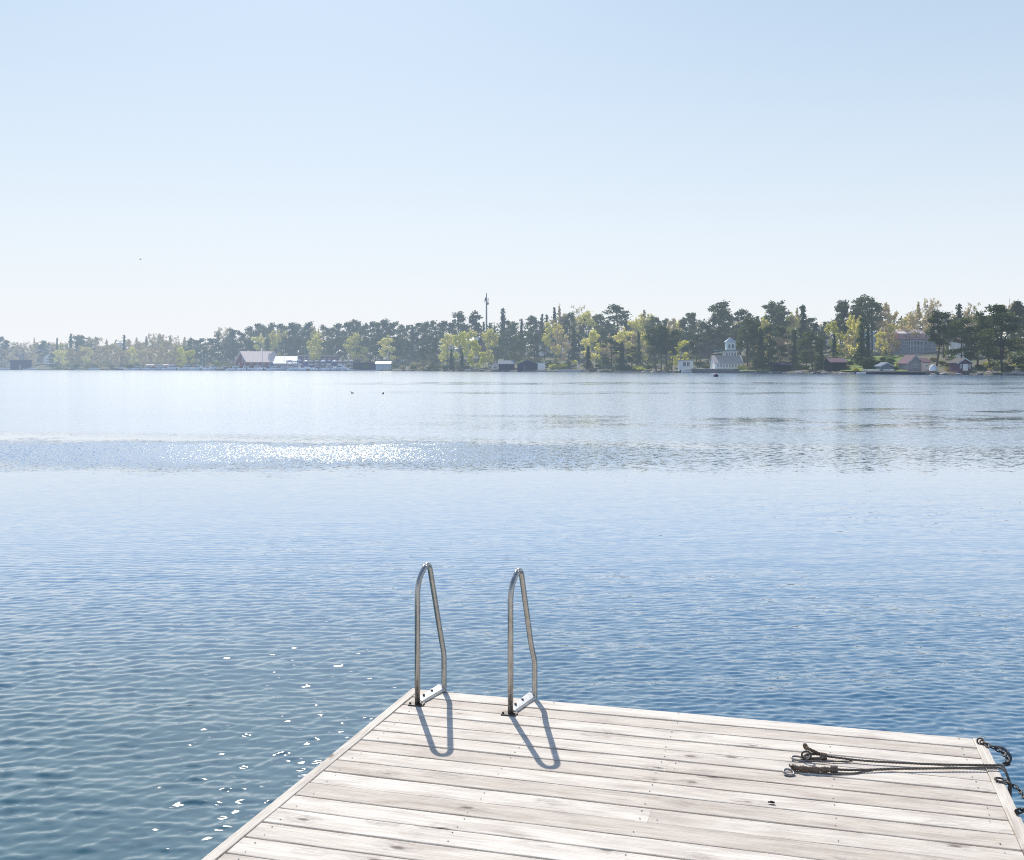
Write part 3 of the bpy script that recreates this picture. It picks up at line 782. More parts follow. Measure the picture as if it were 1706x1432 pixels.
    mb = MB(); chain(mb, [p - o for p in (dp(1694, 1351.5, .014), dp(1701, 1350, .018), dp(1708, 1349, .018), dp(1714, 1352, .008), dp(1720, 1362, -.05))], 0.036, 0.0055); mb.build('links', 'worn_iron', t5, True)
    mb = MB(); mb.tube([dp(1694, 1351.6, .003) - o, dp(1694, 1351.6, .020) - o], 0.011, 6); mb.build('bolt', 'nail_steel', t5)
    # dark litter on the boards
    c0 = dp(1284.5, 1337.5, 0.004); mb = MB()
    rs = random.Random(4)
    for (a, b, r) in ((0, 0, .012), (.016, -.006, .010), (-.014, .005, .008), (.009, .009, .009)):
        n = 8; V = []
        for i in range(5):
            for k in range(n):
                ph = PI * i / 4; rr = r * (0.75 + rs.random() * .5)
                V.append((a + rr * 1.3 * math.sin(ph) * math.cos(2*PI*k/n), b + rr * math.sin(ph) * math.sin(2*PI*k/n), r * .75 + rr * .7 * math.cos(ph)))
        mb.add(V, [(i*n+k, i*n+(k+1) % n, (i+1)*n+(k+1) % n, (i+1)*n+k) for i in range(4) for k in range(n)])
    ob = mb.build('debris_clump', 'dark_litter', None, True); ob.location = c0; ob.scale = (.62, .62, .62)
    tag(ob, 'small dark lump lying alone on the pale boards below the ropes', 'debris')
build_lines()
# ------------------------------------------------------------------ trees: crowns of small leaf faces on limbed trunks
def leaf_quads(mb, cents, n, size, rs, flat=0.0, droop=0.0, elong=1.5):
    """scatter small faces through ellipsoid clumps (centre, radii)"""
    vols = np.array([c[1][0] * c[1][1] * c[1][2] for c in cents]) ** 0.7; vols /= vols.sum()
    for ci in rs.choice(len(cents), n, p=vols):
        (cx, cy, cz), (rx, ry, rz) = cents[ci]
        d = rs.normal(size=3); d /= np.linalg.norm(d); rr = rs.random() ** 0.45 * (1 + (0.75 * rs.random() if rs.random() < .22 else 0))
        p = np.array([cx + d[0]*rx*rr, cy + d[1]*ry*rr, cz + d[2]*rz*rr])
        a = rs.normal(size=3); a[2] = a[2] * (1 - flat) - droop; a /= np.linalg.norm(a)
        b = rs.normal(size=3); b -= a * a.dot(b); b[2] *= (1 - flat * .5); b /= np.linalg.norm(b)
        s = size * rs.uniform(0.6, 1.35); a *= s * elong * .5; b *= s * .5
        mb.add([p - a, p + b * .8 - a * .2, p + a, p - b * .8 + a * .1], [(0, 1, 2, 3)])

def limb(mb, p0, p1, r0, r1, rs, bend=0.12, seg=5, n=4):
    p0, p1 = Vector(p0), Vector(p1); L = (p1 - p0).length
    off = Vector(rs.normal(size=3)) * L * bend
    pts = [p0.lerp(p1, i / n) + off * math.sin(PI * i / n) * .5 for i in range(n + 1)]
    mb.tube(pts, [r0 + (r1 - r0) * i / n for i in range(n + 1)], seg)

def pine_meshes(seed, bare=0.45, broad=1.0, nq=1000, fork=False, topflat=False):
    """unit-height Scots pine: bare stem, irregular layered crown"""
    rs = np.random.default_rng(seed); T = MB(); Cn = MB()
    lean = rs.normal(0, .015, 2)
    stem = [(lean[0]*z*3 + .012*math.sin(z*7+seed), lean[1]*z*3, z*.96) for z in np.linspace(-.06, 1, 9)]
    T.tube(stem, [.0135*(1-.75*z)+.002 for z in np.linspace(0, 1, 9)], 7)
    if fork:
        for sx in (-1, 1): limb(T, (0, 0, .22), (sx*.16, .03*sx, .70), .012, .005, rs, .08)
    cents = []
    nl = int(17 + 5*rs.random())
    for i in range(nl):
        z = bare + (0.97 - bare) * ((i + rs.random()*.9) / nl)
        t = (z - bare) / (1 - bare)
        env = (0.20 * broad) * (math.sin(PI * min(1, .22 + .72 * t)) ** .8) * rs.uniform(.55, 1.25)
        if topflat: env = .17 * broad * (0.35 + .65 * math.sin(PI * min(1, .15 + .7*t))) * rs.uniform(.6, 1.2)
        an = rs.random() * 2 * PI
        c = (math.cos(an)*env*.75 + lean[0]*z*3, math.sin(an)*env*.75 + lean[1]*z*3, z + rs.normal(0, .012))
        rad = (.078*broad*rs.uniform(.7, 1.3), .078*broad*rs.uniform(.7, 1.3), .046*rs.uniform(.7, 1.35))
        cents.append((c, rad))
        limb(T, (lean[0]*z*3, lean[1]*z*3, z - .05 - .03*rs.random()), c, .0055*(1.2 - t), .0014, rs, .10, 4, 3)
    cents.append(((lean[0]*3, lean[1]*3, .955), (.045*broad, .045*broad, .042)))
    cents.append(((lean[0]*2.8, lean[1]*2.8, .90), (.07*broad, .07*broad, .045)))
    leaf_quads(Cn, cents, int(nq * 1.6), .029, rs, .35)
    for k in range(3):   # dead snags on the bare stem
        z = bare * rs.uniform(.55, 1.0); an = rs.random()*2*PI; l = rs.uniform(.03, .08)
        limb(T, (lean[0]*z*3, lean[1]*z*3, z), (math.cos(an)*l, math.sin(an)*l, z + .015), .0022, .0008, rs, .1, 3, 2)
    return T, Cn

def spruce_meshes(seed, width=.2, nq=620, start=.05, ragged=.25):
    rs = np.random.default_rng(seed); T = MB(); Cn = MB()
    T.tube([(0, 0, z) for z in np.linspace(-.06, .985, 6)], [.014*(1-.9*q) + .001 for q in np.linspace(0, 1, 6)], 6)
    nl = 24
    for i in range(nl):
        z = start + (.96 - start) * (i / (nl - 1)) ** .92
        rr = width * (1 - (z - start) / (1.0 - start)) ** 1.18 * rs.uniform(1 - ragged*1.6, 1 + ragged*.5) + .008
        m = 7 if i < nl * .7 else 5
        a0 = rs.random() * 6
        for k in range(m):
            an = a0 + 2 * PI * (k + rs.uniform(-.25, .25)) / m; q = rr * rs.uniform(.65, 1.1)
            tip = np.array([math.cos(an)*q, math.sin(an)*q, z - q*.28])
            if k % 2 == 0: limb(T, (0, 0, z + .01), tip, .003, .0008, rs, .03, 3, 2)
            nb = max(3, int(nq / (nl * m) * (0.5 + 1.1 * rr / width)))
            for _ in range(nb):
                s = rs.random() ** .75; p = tip * np.array([s, s, 1]) ; p[2] = z + (tip[2] - z) * s + rs.normal(0, .017)
                p[:2] += rs.normal(0, .012 + .010*s, 2)
                a = np.array([math.cos(an), math.sin(an), -.55]) + rs.normal(0, .45, 3); a /= np.linalg.norm(a)
                b = rs.normal(size=3); b -= a*a.dot(b); b /= np.linalg.norm(b)
                sz = .030 * rs.uniform(.7, 1.4)
                Cn.add([p - a*sz*.7, p + b*sz*.45, p + a*sz*.8, p - b*sz*.45], [(0, 1, 2, 3)])
    for _ in range(10):
        z = rs.uniform(.93, 1.0); p = np.array([rs.normal(0, .004), rs.normal(0, .004), z]); sz = .012
        Cn.add([p + np.array(q)*sz for q in ((-.6,0,-.5),(0,.4,-.2),(.2,0,1.0),(0,-.4,-.2))], [(0, 1, 2, 3)])
    return T, Cn

def broadleaf_meshes(seed, bare=.22, nq=520, spread=.19, size=.022, twiggy=1.0, tall=1.0):
    """birch-like: fine limbs reaching up, airy crown"""
    rs = np.random.default_rng(seed); T = MB(); Cn = MB()
    top = (rs.normal(0, .02), rs.normal(0, .02), .97)
    limb(T, (0, 0, -.06), top, .012, .0015, rs, .04, 6, 7)
    cents = []
    for i in range(int(15 * twiggy)):
        z = bare + (.86 - bare) * rs.random(); t = (z - bare) / (1 - bare)
        an = rs.random()*2*PI; l = spread * (math.sin(PI * (.16 + .78 * t)) ** .8) * rs.uniform(.6, 1.15)
        e = (math.cos(an)*l, math.sin(an)*l, min(.97, z + l * rs.uniform(.55, 1.15)))
        limb(T, (0, 0, z - .02), e, .0045*(1.1-t), .0010, rs, .12, 4, 4)
        for k in range(2):
            e2 = np.array(e) + np.array([rs.normal(0, .04), rs.normal(0, .04), rs.uniform(-.01, .07)])
            limb(T, np.array(e)*.65 + np.array([0, 0, z*.35]), e2, .0022, .0006, rs, .12, 3, 3)
        cents.append((e, (.062*rs.uniform(.7, 1.3), .062*rs.uniform(.7, 1.3), .055*rs.uniform(.8, 1.5))))
        cents.append((tuple(np.array(e)*.72 + np.array([0, 0, (z-.05)*.28])), (.05, .05, .05)))
    for zq in (.74, .82, .90, .955): cents.append(((top[0]*zq, top[1]*zq, zq), (.075 - .05*(zq - .7)/.26, .075 - .05*(zq - .7)/.26, .06)))
    leaf_quads(Cn, cents, nq, size, rs, 0.0, .35)
    return T, Cn

def bare_meshes(seed, nq=520, spread=.20):
    """tree before leaf: many rising twigs with a thin veil of buds"""
    rs = np.random.default_rng(seed); T = MB(); Cn = MB()
    limb(T, (0, 0, -.06), (rs.normal(0, .03), 0, .9), .012, .002, rs, .05, 6, 6)
    cents = []
    for i in range(16):
        z = rs.uniform(.25, .78); an = rs.random()*2*PI; l = spread * rs.uniform(.5, 1.1) * (1.15 - .5*z)
        e = np.array([math.cos(an)*l, math.sin(an)*l, min(.99, z + l*rs.uniform(.9, 1.8))])
        limb(T, (0, 0, z), e, .0045, .0014, rs, .15, 4, 4)
        for k in range(5):
            s = rs.uniform(.45, 1.0); b0 = np.array([0, 0, z])*(1-s) + e*s
            e2 = b0 + np.array([rs.normal(0, .055), rs.normal(0, .055), rs.uniform(.02, .11)])
            e2[2] = min(e2[2], 1.0)
            limb(T, b0, e2, .0020, .0008, rs, .15, 3, 3)
            cents.append((tuple(e2), (.03, .03, .035)))
    leaf_quads(Cn, cents, nq, .015, rs, 0, 0, 2.6)
    return T, Cn

def bush_meshes(seed, nq=260):
    rs = np.random.default_rng(seed); T = MB(); Cn = MB(); cents = []
    for i in range(10):
        an = rs.random()*2*PI; l = .42*rs.random()**.6; h = (.80 - .9*l*l) * rs.uniform(.55, 1.0)
        cents.append(((math.cos(an)*l, math.sin(an)*l, h*.75), (.20, .20, .22)))
        limb(T, (math.cos(an)*.03, math.sin(an)*.03, -.1), (math.cos(an)*l, math.sin(an)*l, h*.8), .018, .006, rs, .1, 4, 3)
    leaf_quads(Cn, cents, nq * 2, .13, rs)
    return T, Cn

PROTO = {}
def proto(key, pair, bark, leaf):
    T, Cn = pair
    tm = T.mesh('trunk', bark, True)
    cm = bpy.data.meshes.new('crown'); cm.from_pydata(Cn.v, [], Cn.f); cm.materials.append(MATS[leaf]); cm.update()
    PROTO.setdefault(key, []).append((tm, cm))
for s in range(6): proto('pine', pine_meshes(20 + s, .16 + .05*s, 1.0 + .08*(s % 3), 1050), 'pine_bark', 'pine_needles')
for s in range(3): proto('tallpine', pine_meshes(40 + s, .40, .95 + .12*s, 1150, topflat=True), 'pine_bark', 'pine_needles')
for s in range(2): proto('broadpine', pine_meshes(50 + s, .16, 1.6, 2400, fork=True), 'dark_bark', 'pine_needles')
proto('conepine', pine_meshes(60, .15, 1.4, 1900), 'pine_bark', 'pine_needles')
for s in range(4): proto('spruce', spruce_meshes(70 + s, .21 + .02*s, 1500, .04, .45), 'dark_bark', 'spruce_needles')
for s in range(2): proto('fullspruce', spruce_meshes(80 + s, .27, 2200, .07, .55), 'dark_bark', 'spruce_needles')
for s in range(4): proto('birch', broadleaf_meshes(90 + s, .12, 2300, .22, .032), 'birch_bark', 'birch_leaves')
for s in range(3): proto('fresh', broadleaf_meshes(110 + s, .06, 2600, .24, .033), 'birch_bark', 'fresh_leaves')
for s in range(4): proto('bare', bare_meshes(130 + s, 1200), 'dark_bark', 'bare_twigs')
for s in range(3): proto('veil', broadleaf_meshes(150 + s, .03, 2400, .22, .032), 'birch_bark', 'bare_twigs')
for s in range(3): proto('bush', bush_meshes(170 + s), 'dark_bark', 'shrub_leaves')
for s in range(2): proto('drybush', bush_meshes(180 + s), 'dark_bark', 'dry_shrub')
for s in range(2): proto('darkbush', bush_meshes(200 + s, 900), 'dark_bark', 'spruce_needles')
for s in range(2): proto('freshbush', bush_meshes(190 + s), 'dark_bark', 'fresh_leaves')
NOMW = {'pine': .38, 'tallpine': .36, 'broadpine': .66, 'conepine': .56, 'spruce': .36, 'fullspruce': .52, 'birch': .40, 'fresh': .44, 'bare': .42, 'veil': .38, 'bush': 1.1, 'drybush': 1.1, 'freshbush': 1.1, 'darkbush': 1.1}
KIND = {'pine': ('pine_tree', 'dark pine', 'pine'), 'tallpine': ('pine_tree', 'bare-stemmed pine', 'pine'), 'broadpine': ('pine_tree', 'broad fork-trunked pine', 'pine'),
        'conepine': ('pine_tree', 'big cone-shaped pine', 'pine'), 'spruce': ('spruce_tree', 'narrow dark spruce', 'spruce'), 'fullspruce': ('spruce_tree', 'full dark green spruce', 'spruce'),
        'birch': ('birch_tree', 'pale birch', 'birch'), 'fresh': ('birch_tree', 'bright yellow-green birch', 'birch'), 'bare': ('bare_tree', 'leafless tree', 'tree'),
        'veil': ('birch_tree', 'thin brownish birch', 'birch'), 'bush': ('bush', 'green bush', 'bush'), 'drybush': ('bush', 'pale brown bush', 'bush'), 'freshbush': ('bush', 'yellow-green bush', 'bush'), 'darkbush': ('bush', 'large dark green shrub mound', 'bush')}
# stretches of the far shore, named by what one can find there
WHERE = [(-60, 48, 'round the dark boathouse at far left'), (48, 100, 'by the white house near the left end'), (100, 150, 'left of the orange-topped boat'),
         (150, 205, 'behind the first moored boats'), (205, 255, 'behind the low brown shed'), (255, 310, 'behind the motor yacht'), (310, 362, 'left of the yellow shore bush'), (362, 398, 'left of the red boathouse'),
         (398, 432, 'over the red boathouse gable'), (432, 470, 'over the boathouse roof end'), (470, 500, 'over the white shed roof'), (500, 535, 'over the long dark storage shed'), (535, 572, 'behind the stacked boats'),
         (572, 605, 'over the marina fence'), (605, 640, 'behind the white waterside cabin'), (640, 685, 'right of the white waterside cabin'), (685, 730, 'halfway from cabin to mast'), (730, 775, 'by the hidden cream house'), (775, 806, 'just left of the mast'),
         (806, 830, 'just right of the mast'), (830, 865, 'above the dark boat shed'), (865, 900, 'above the navy boathouse'), (900, 935, 'by the terraced white house'), (935, 965, 'above the pale slipway'), (965, 1005, 'right of the slipway'),
         (1005, 1050, 'on the shaded bank'), (1050, 1085, 'left of the pine clump'), (1085, 1125, 'in the shore pine clump'), (1125, 1165, 'around the pale blue bathing hut'), (1165, 1205, 'by the plum gabled house'),
         (1205, 1235, 'around the white tower house'), (1235, 1275, 'right of the white tower house'), (1275, 1318, 'above the black boathouse'), (1318, 1352, 'right of the black boathouse'), (1352, 1392, 'by the grey-roofed white house'),
         (1392, 1420, 'above the dull red-roofed shed'), (1420, 1465, 'by the pale blue house'), (1465, 1505, 'left of the red-roofed manor'), (1505, 1545, 'behind the red-roofed manor'), (1545, 1590, 'at the manor\'s right end'),
         (1590, 1622, 'above the small red cabin'), (1622, 1655, 'right of the small red cabin'), (1655, 1790, 'at the photo\'s right edge')]
def where(px):
    for a, b, s in WHERE:
        if a <= px < b: return s
    return 'beyond the frame'
TREES = []
def tree(px, ytop, kind, wpx, row, ybase=None, t=None):
    TREES.append((px, ytop, kind, wpx, row, ybase, t))

SKY = '''4 560 pine 16|14 566 pine 13|28 570 bare 18|40 562 bare 22|57 562 veil 9|68 572 pine 14|76 567 pine 14|88 570 bare 16|95 562 spruce 7|101 569 birch 14|110 571 veil 14|118 555 spruce 12|127 559 pine 15|137 558 pine 15|147 562 veil 15|157 561 pine 13|165 563 bare 15|178 565 veil 16|192 567 veil 14|200 566 bare 15|207 557 spruce 8|216 566 veil 15|228 562 veil 15|235 561 bare 18|246 560 veil 14|254 556 bare 16|264 557 veil 16|272 558 bare 16|283 558 veil 16|294 560 bare 18|305 561 veil 16
313 565 pine 15|322 562 pine 17|334 563 pine 17|346 562 bare 18|353 563 pine 13|364 552 pine 14|373 546 bare 26|381 556 pine 15|391 547 pine 20|402 550 pine 15|410 553 bare 14|420 543 pine 17|429 538 pine 19|440 543 pine 17|449 541 pine 16|457 537 pine 16|470 538 pine 20|482 537 pine 17|490 541 pine 14|498 539 pine 15|507 540 pine 15|515 535 pine 15|523 542 veil 14|530 548 birch 14|542 540 pine 19|553 545 pine 14|565 538 pine 16|577 536 pine 17|589 535 pine 14|596 532 pine 17|606 537 pine 15|617 535 pine 17|628 536 pine 15|638 532 pine 17|648 537 pine 15|656 535 pine 17|668 539 pine 14|678 541 pine 14|687 540 spruce 12|696 537 pine 15|704 541 pine 14|713 535 pine 17|724 533 pine 17|735 537 pine 15|744 534 pine 17|754 537 pine 13|767 519 tallpine 19|784 519 tallpine 21|797 537 pine 15|806 535 spruce 9|816 537 spruce 9|824 541 spruce 9|838 512 spruce 18|850 533 pine 17
859 535 pine 15|869 530 spruce 11|884 524 pine 17|893 528 pine 15|903 522 spruce 9|911 523 spruce 9|924 511 spruce 10|932 508 veil 10|941 524 pine 13|949 520 pine 15|958 526 birch 15|966 510 bare 12|972 524 pine 14|980 518 birch 22|989 523 pine 12|1001 522 pine 19|1012 533 pine 12|1030 507 tallpine 28|1043 530 spruce 9|1050 536 pine 13|1060 528 birch 18|1070 516 veil 22|1079 523 birch 22|1088 527 pine 14|1097 527 pine 15|1106 530 pine 13|1115 532 veil 15|1126 533 birch 16|1137 527 pine 13|1147 521 pine 20|1156 520 pine 14|1170 535 pine 16|1186 521 pine 14|1200 502 conepine 42|1219 522 pine 15|1233 513 pine 26|1247 521 pine 15|1262 526 spruce 15|1273 530 birch 14|1284 503 tallpine 26|1294 502 tallpine 16|1306 510 tallpine 23|1318 520 birch 15|1327 512 veil 18|1338 507 spruce 24|1350 529 pine 19|1360 538 pine 14|1374 535 pine 16|1385 536 fresh 15|1399 501 tallpine 16|1412 500 tallpine 22|1421 520 birch 14|1431 501 tallpine 16|1440 493 tallpine 30|1453 497 tallpine 26|1468 515 veil 14|1480 507 veil 18|1491 540 birch 16|1503 530 veil 16|1512 528 birch 20|1521 503 bare 26|1532 503 veil 22|1548 498 bare 18|1561 502 bare 20|1578 520 pine 18|1588 527 pine 14|1598 505 spruce 22|1612 515 veil 14|1622 505 bare 18|1645 525 pine 16|1656 522 pine 18|1682 487 bare 26|1690 508 pine 22|1702 500 pine 26|1720 505 pine 24|1738 498 pine 26'''
for part in SKY.replace('\n', '|').split('|'):
    a = part.split(); tree(float(a[0]), float(a[1]), a[2], float(a[3]), 'sky')
# inside the wood: lower crowns closing the gaps below the skyline
MID = '''8 582 bare 16|22 586 veil 16|34 590 bare 14|52 584 veil 14|64 588 bare 14|86 588 pine 12|100 580 birch 16|108 583 birch 18|122 580 veil 16|132 576 veil 16|142 577 birch 14|152 578 bare 16|162 580 veil 16|172 577 bare 16|184 577 veil 16|196 578 veil 15|206 579 spruce 11|213 577 veil 16|224 577 birch 18|236 576 veil 18|247 576 veil 16|258 577 veil 18|268 577 veil 16|278 576 veil 16|290 577 veil 16|304 577 fresh 14
316 579 pine 16|328 578 pine 16|340 579 pine 14|352 580 pine 14|366 573 pine 16|378 571 pine 16|388 570 pine 16|398 571 pine 16|412 565 pine 16|422 562 pine 16|436 556 birch 22|447 562 pine 15|464 550 birch 18|476 560 pine 16|488 561 pine 16|500 561 pine 16|511 560 pine 16|524 558 birch 18|536 566 pine 16|549 566 pine 18|560 562 pine 16|572 560 pine 16|584 560 pine 15|600 560 pine 16|613 560 pine 16|624 560 pine 16|635 560 pine 16|660 560 pine 16|670 563 pine 18|682 566 pine 18|692 562 pine 18|703 566 pine 18|716 560 pine 18|727 562 pine 16|739 584 fresh 11|750 556 birch 20|765 554 fresh 18|772 574 pine 16|783 545 birch 13|798 562 pine 14|813 548 birch 22|829 560 pine 18|842 548 pine 20|856 560 pine 18|868 555 pine 18|880 553 pine 18|890 556 pine 15|907 545 pine 14|922 537 birch 20|934 550 veil 18|946 556 pine 14|956 545 spruce 16|964 555 pine 20|984 550 birch 20|994 552 pine 16|1004 546 pine 18|1016 556 veil 18|1030 552 veil 18|1042 545 birch 22|1054 556 veil 18|1070 552 birch 22|1082 558 pine 15|1098 560 pine 15|1118 556 pine 15|1130 548 pine 18|1143 552 pine 18|1160 556 pine 22|1182 540 pine 20|1194 546 pine 16|1208 535 pine 18|1218 548 pine 15|1228 548 pine 18|1243 540 pine 18|1258 548 pine 18|1272 555 birch 16|1285 545 pine 20|1297 550 pine 16|1310 550 veil 18|1322 548 spruce 16|1335 545 pine 20|1347 556 pine 16|1390 556 spruce 13|1403 552 fresh 14|1416 556 veil 16|1428 540 birch 18|1468 548 birch 12|1479 545 veil 13|1490 556 veil 11|1572 545 pine 20|1585 548 pine 18|1612 545 pine 20|1640 545 birch 18|1652 552 pine 18|1696 540 pine 24|1724 545 pine 24'''
for part in MID.replace('\n', '|').split('|'):
    a = part.split(); tree(float(a[0]), float(a[1]), a[2], float(a[3]), 'mid')
# along the water
FRONT = '''302 583 fresh 16 612|316 583 fresh 18 612|589 555 birch 28 611|610 577 birch 17 609|648 558 birch 28 610|706 578 pine 18 614|722 580 pine 20 614|668 585 pine 18 612|794 564 fresh 28 616|806 590 fresh 18 612|752 580 spruce 18 615|770 586 fullspruce 20 615|856 572 pine 18 612|980 576 fullspruce 34 615|1003 572 fresh 14 608|1020 563 conepine 32 616|1036 568 fullspruce 28 616|1052 576 pine 30 616|1064 552 spruce 12 612|1092 545 tallpine 28 617|1102 541 tallpine 28 617|1112 543 tallpine 26 617|1120 549 tallpine 18 617|1132 564 fresh 20 611|1126 586 fresh 16 612|1160 556 pine 22 608|1246 528 pine 24 617|1257 534 conepine 26 617|1268 546 fullspruce 28 616|1281 540 pine 24 614|1300 542 pine 26 612|1324 548 spruce 16 612|1342 560 pine 22 614|1354 552 conepine 34 616|1368 566 fullspruce 20 614|1435 528 fullspruce 28 606|1423 526 birch 18 606|1446 545 fullspruce 18 604|1561 518 tallpine 34 610|1600 528 conepine 40 612|1617 545 pine 24 612|1628 520 tallpine 34 612|1670 506 broadpine 64 619|1648 540 pine 24 612|1690 560 drytree 0 0'''
for part in FRONT.split('|'):
    a = part.split()
    if a[2] in NOMW: tree(float(a[0]), float(a[1]), a[2], float(a[3]), 'front', float(a[4]))
BUSH = '''1449 592 darkbush 44|1470 597 darkbush 40|88 603 bush 14|128 604 bush 12|146 604 drybush 10|186 605 drybush 12|215 604 bush 14|250 604 drybush 12|350 603 drybush 14|364 598 freshbush 16|375 604 drybush 12|560 604 bush 12|580 604 bush 14|598 605 bush 16|612 606 bush 14|656 604 bush 14|672 606 drybush 12|690 606 bush 14|700 602 drybush 16|716 606 bush 14|730 604 drybush 14|742 606 bush 14|764 607 drybush 12|778 606 bush 14|826 598 drybush 14|846 602 bush 16|868 598 freshbush 16|884 600 drybush 14|898 592 drybush 16|914 600 bush 18|924 604 freshbush 20|938 602 freshbush 16|946 600 bush 14|958 598 freshbush 14|1000 604 bush 20|1046 606 bush 20|1058 606 freshbush 18|1070 608 freshbush 20|1082 606 bush 12|1112 608 drybush 12|1142 606 freshbush 14|1166 600 bush 18|1174 604 bush 18|1184 598 drybush 14|1192 596 freshbush 10|1236 606 freshbush 14|1252 606 drybush 14|1276 604 bush 16|1288 606 bush 14|1322 600 drybush 26|1334 604 drybush 22|1344 606 bush 16|1378 606 bush 20|1390 608 bush 14|1410 606 drybush 20|1424 610 freshbush 16|1416 598 bush 16|1470 592 bush 16|1484 594 bush 18|1500 600 freshbush 18|1492 606 bush 12|1512 604 drybush 14|1556 592 drybush 16|1570 598 bush 16|1580 602 drybush 16|1586 606 drybush 12|1632 604 bush 18|1646 600 freshbush 18|1656 602 bush 14|1684 606 bush 20|1698 600 freshbush 18|1704 606 bush 16'''
for part in BUSH.split('|'):
    a = part.split(); tree(float(a[0]), float(a[1]), a[2], float(a[3]), 'bush')

def plant_all():
    items = []
    rs = np.random.default_rng(77)
    PITCH = {'sky': 62, 'mid': 34, 'front': 8, 'bush': 6}
    for (px, yt, kind, wpx, row, yb, t) in TREES:
        if t is None:
            if row == 'sky': t = 66 + rs.uniform(-8, 8)
            elif row == 'mid': t = (24 if kind in ('birch', 'fresh', 'veil') and px < 1380 and not 400 < px < 520 else 46) + rs.uniform(-7, 7)
            elif kind == 'darkbush': t = 12.0
            elif yb: t = max(4.0, t_for(px, yb, 3, 60))
            else: t = max(3.5, t_for(px, yt + 9 + 2 * rs.random(), 3, 70))
        p = spot(px, t); Y = p.y
        ztop = CAMZ + (HY - yt) / F * Y
        H = max(0.9, ztop - p.z)
        if row == 'bush' and kind != 'darkbush': H = max(1.0, min(H, 3.2 * Y / 380))
        items.append([px, yt, kind, wpx, row, p, H, where(px)])
    # labels: kind, row, stretch; counted from the left where more than one of the kind stands there
    ROWT = {'sky': 'on the skyline', 'mid': 'lower in the wood', 'front': 'near the water', 'bush': ''}
    by = {}
    for it in items: by.setdefault((KIND[it[2]][1], it[4], it[7]), []).append(it)
    for key, its in by.items():
        its.sort(key=lambda q: q[0])
        for i, it in enumerate(its):
            lab = f'{key[0]} {ROWT[key[1]]} {key[2]}'.replace('  ', ' ')
            if len(its) > 1: lab += f', {ORD[i+1]} from left'
            it.append(lab)
    cnt = {}
    for (px, yt, kind, wpx, row, p, H, wh, lab) in items:
        i = cnt.get(kind, 0); cnt[kind] = i + 1
        tm, cm = PROTO[kind][i % len(PROTO[kind])]
        W = wpx * p.y / F
        sx = W / NOMW[kind] 
        if row != 'bush': sx = min(max(1.35 * sx, H * 0.72), H * 1.25)
        g = {'sky': 'skyline trees of the far shore', 'mid': 'trees inside the far wood', 'front': 'trees along the far waterline', 'bush': 'bushes along the far shore'}[row]
        e = thing(KIND[kind][0], lab, KIND[kind][2], p, rs.uniform(0, 2 * PI), g)
        e.scale = (sx, sx, H)
        link('trunk', tm, e); link('crown', cm, e)
plant_all()
def far_wood():
    """the wood going on behind the skyline trees: crowns no one could count"""
    rs = np.random.default_rng(505)
    pts = sorted((q[0], q[1]) for q in TREES if q[4] == 'sky')
    xs = [a for a, b in pts]; ys = [b for a, b in pts]
    for (nm, mat, share) in (('far_wood', 'pine_needles', .62), ('far_wood', 'bare_twigs', .38)):
        mb = MB()
        for px in np.arange(-60, 1770, 2.4):
            left = 1.0 if px < 308 else 0.0
            if (rs.random() < (.80 if left else .22)) != (mat == 'bare_twigs'): continue
            t = rs.uniform(84, 135); p = spot(px, t); s = p.y / F
            k = np.convolve(np.interp(px + np.arange(-24, 25, 4), xs, ys), np.ones(13) / 13, 'valid')[0]
            top = CAMZ + (HY - (k + rs.uniform(4, 15))) * s; base = max(p.z, 1)
            if top - base < 3: continue
            w_ = rs.uniform(6, 10) * s; hh = top - base; cents = []
            for q in range(7):
                z = base + hh * (q + .6) / 7.4
                cents.append(((p.x + rs.normal(0, w_*.3), p.y + rs.normal(0, 2), z), (w_*(.75 - .45*q/7), 2.5, hh*.10)))
            leaf_quads(mb, cents, 70, .62 * (0.7 + .6 * p.y / 500), rs)
        me = bpy.data.meshes.new(nm); me.from_pydata(mb.v, [], mb.f); me.materials.append(MATS[mat]); me.update()
        tag(link(nm, me), 'mixed pine wood rising behind the skyline trees' if mat == 'pine_needles' else 'pale leafless wood behind the skyline trees', 'wood', kind='stuff')
far_wood()

# ------------------------------------------------------------------ houses
def window(parent, cx, cz, ww, hh, y, frame='white_paint', pane='dark_glass', axis='y', sign=-1):
    """frame of four bars standing proud of the wall, pane set inside"""
    t = min(0.14, ww * .16); d = 0.07
    mb = MB()
    for (a0, a1, z0, z1) in ((cx-ww/2, cx+ww/2, cz+hh/2-t, cz+hh/2), (cx-ww/2, cx+ww/2, cz-hh/2, cz-hh/2+t), (cx-ww/2, cx-ww/2+t, cz-hh/2+t, cz+hh/2-t), (cx+ww/2-t, cx+ww/2, cz-hh/2+t, cz+hh/2-t), (cx-.035, cx+.035, cz-hh/2+t, cz+hh/2-t)):
        b0, b1 = sorted((y + sign * d, y - sign * .02))
        if axis == 'y': mb.box((a0, b0, z0), (a1, b1, z1))
        else: mb.box((b0, a0, z0), (b1, a1, z1))
    f = mb.build('window', frame, parent)
    mb = MB(); b0, b1 = sorted((y + sign * .025, y - sign * .03))
    if axis == 'y': mb.box((cx-ww/2+t, b0, cz-hh/2+t), (cx+ww/2-t, b1, cz+hh/2-t))
    else: mb.box((b0, cx-ww/2+t, cz-hh/2+t), (b1, cx+ww/2-t, cz+hh/2-t))
    mb.build('pane', pane, f)
    return f

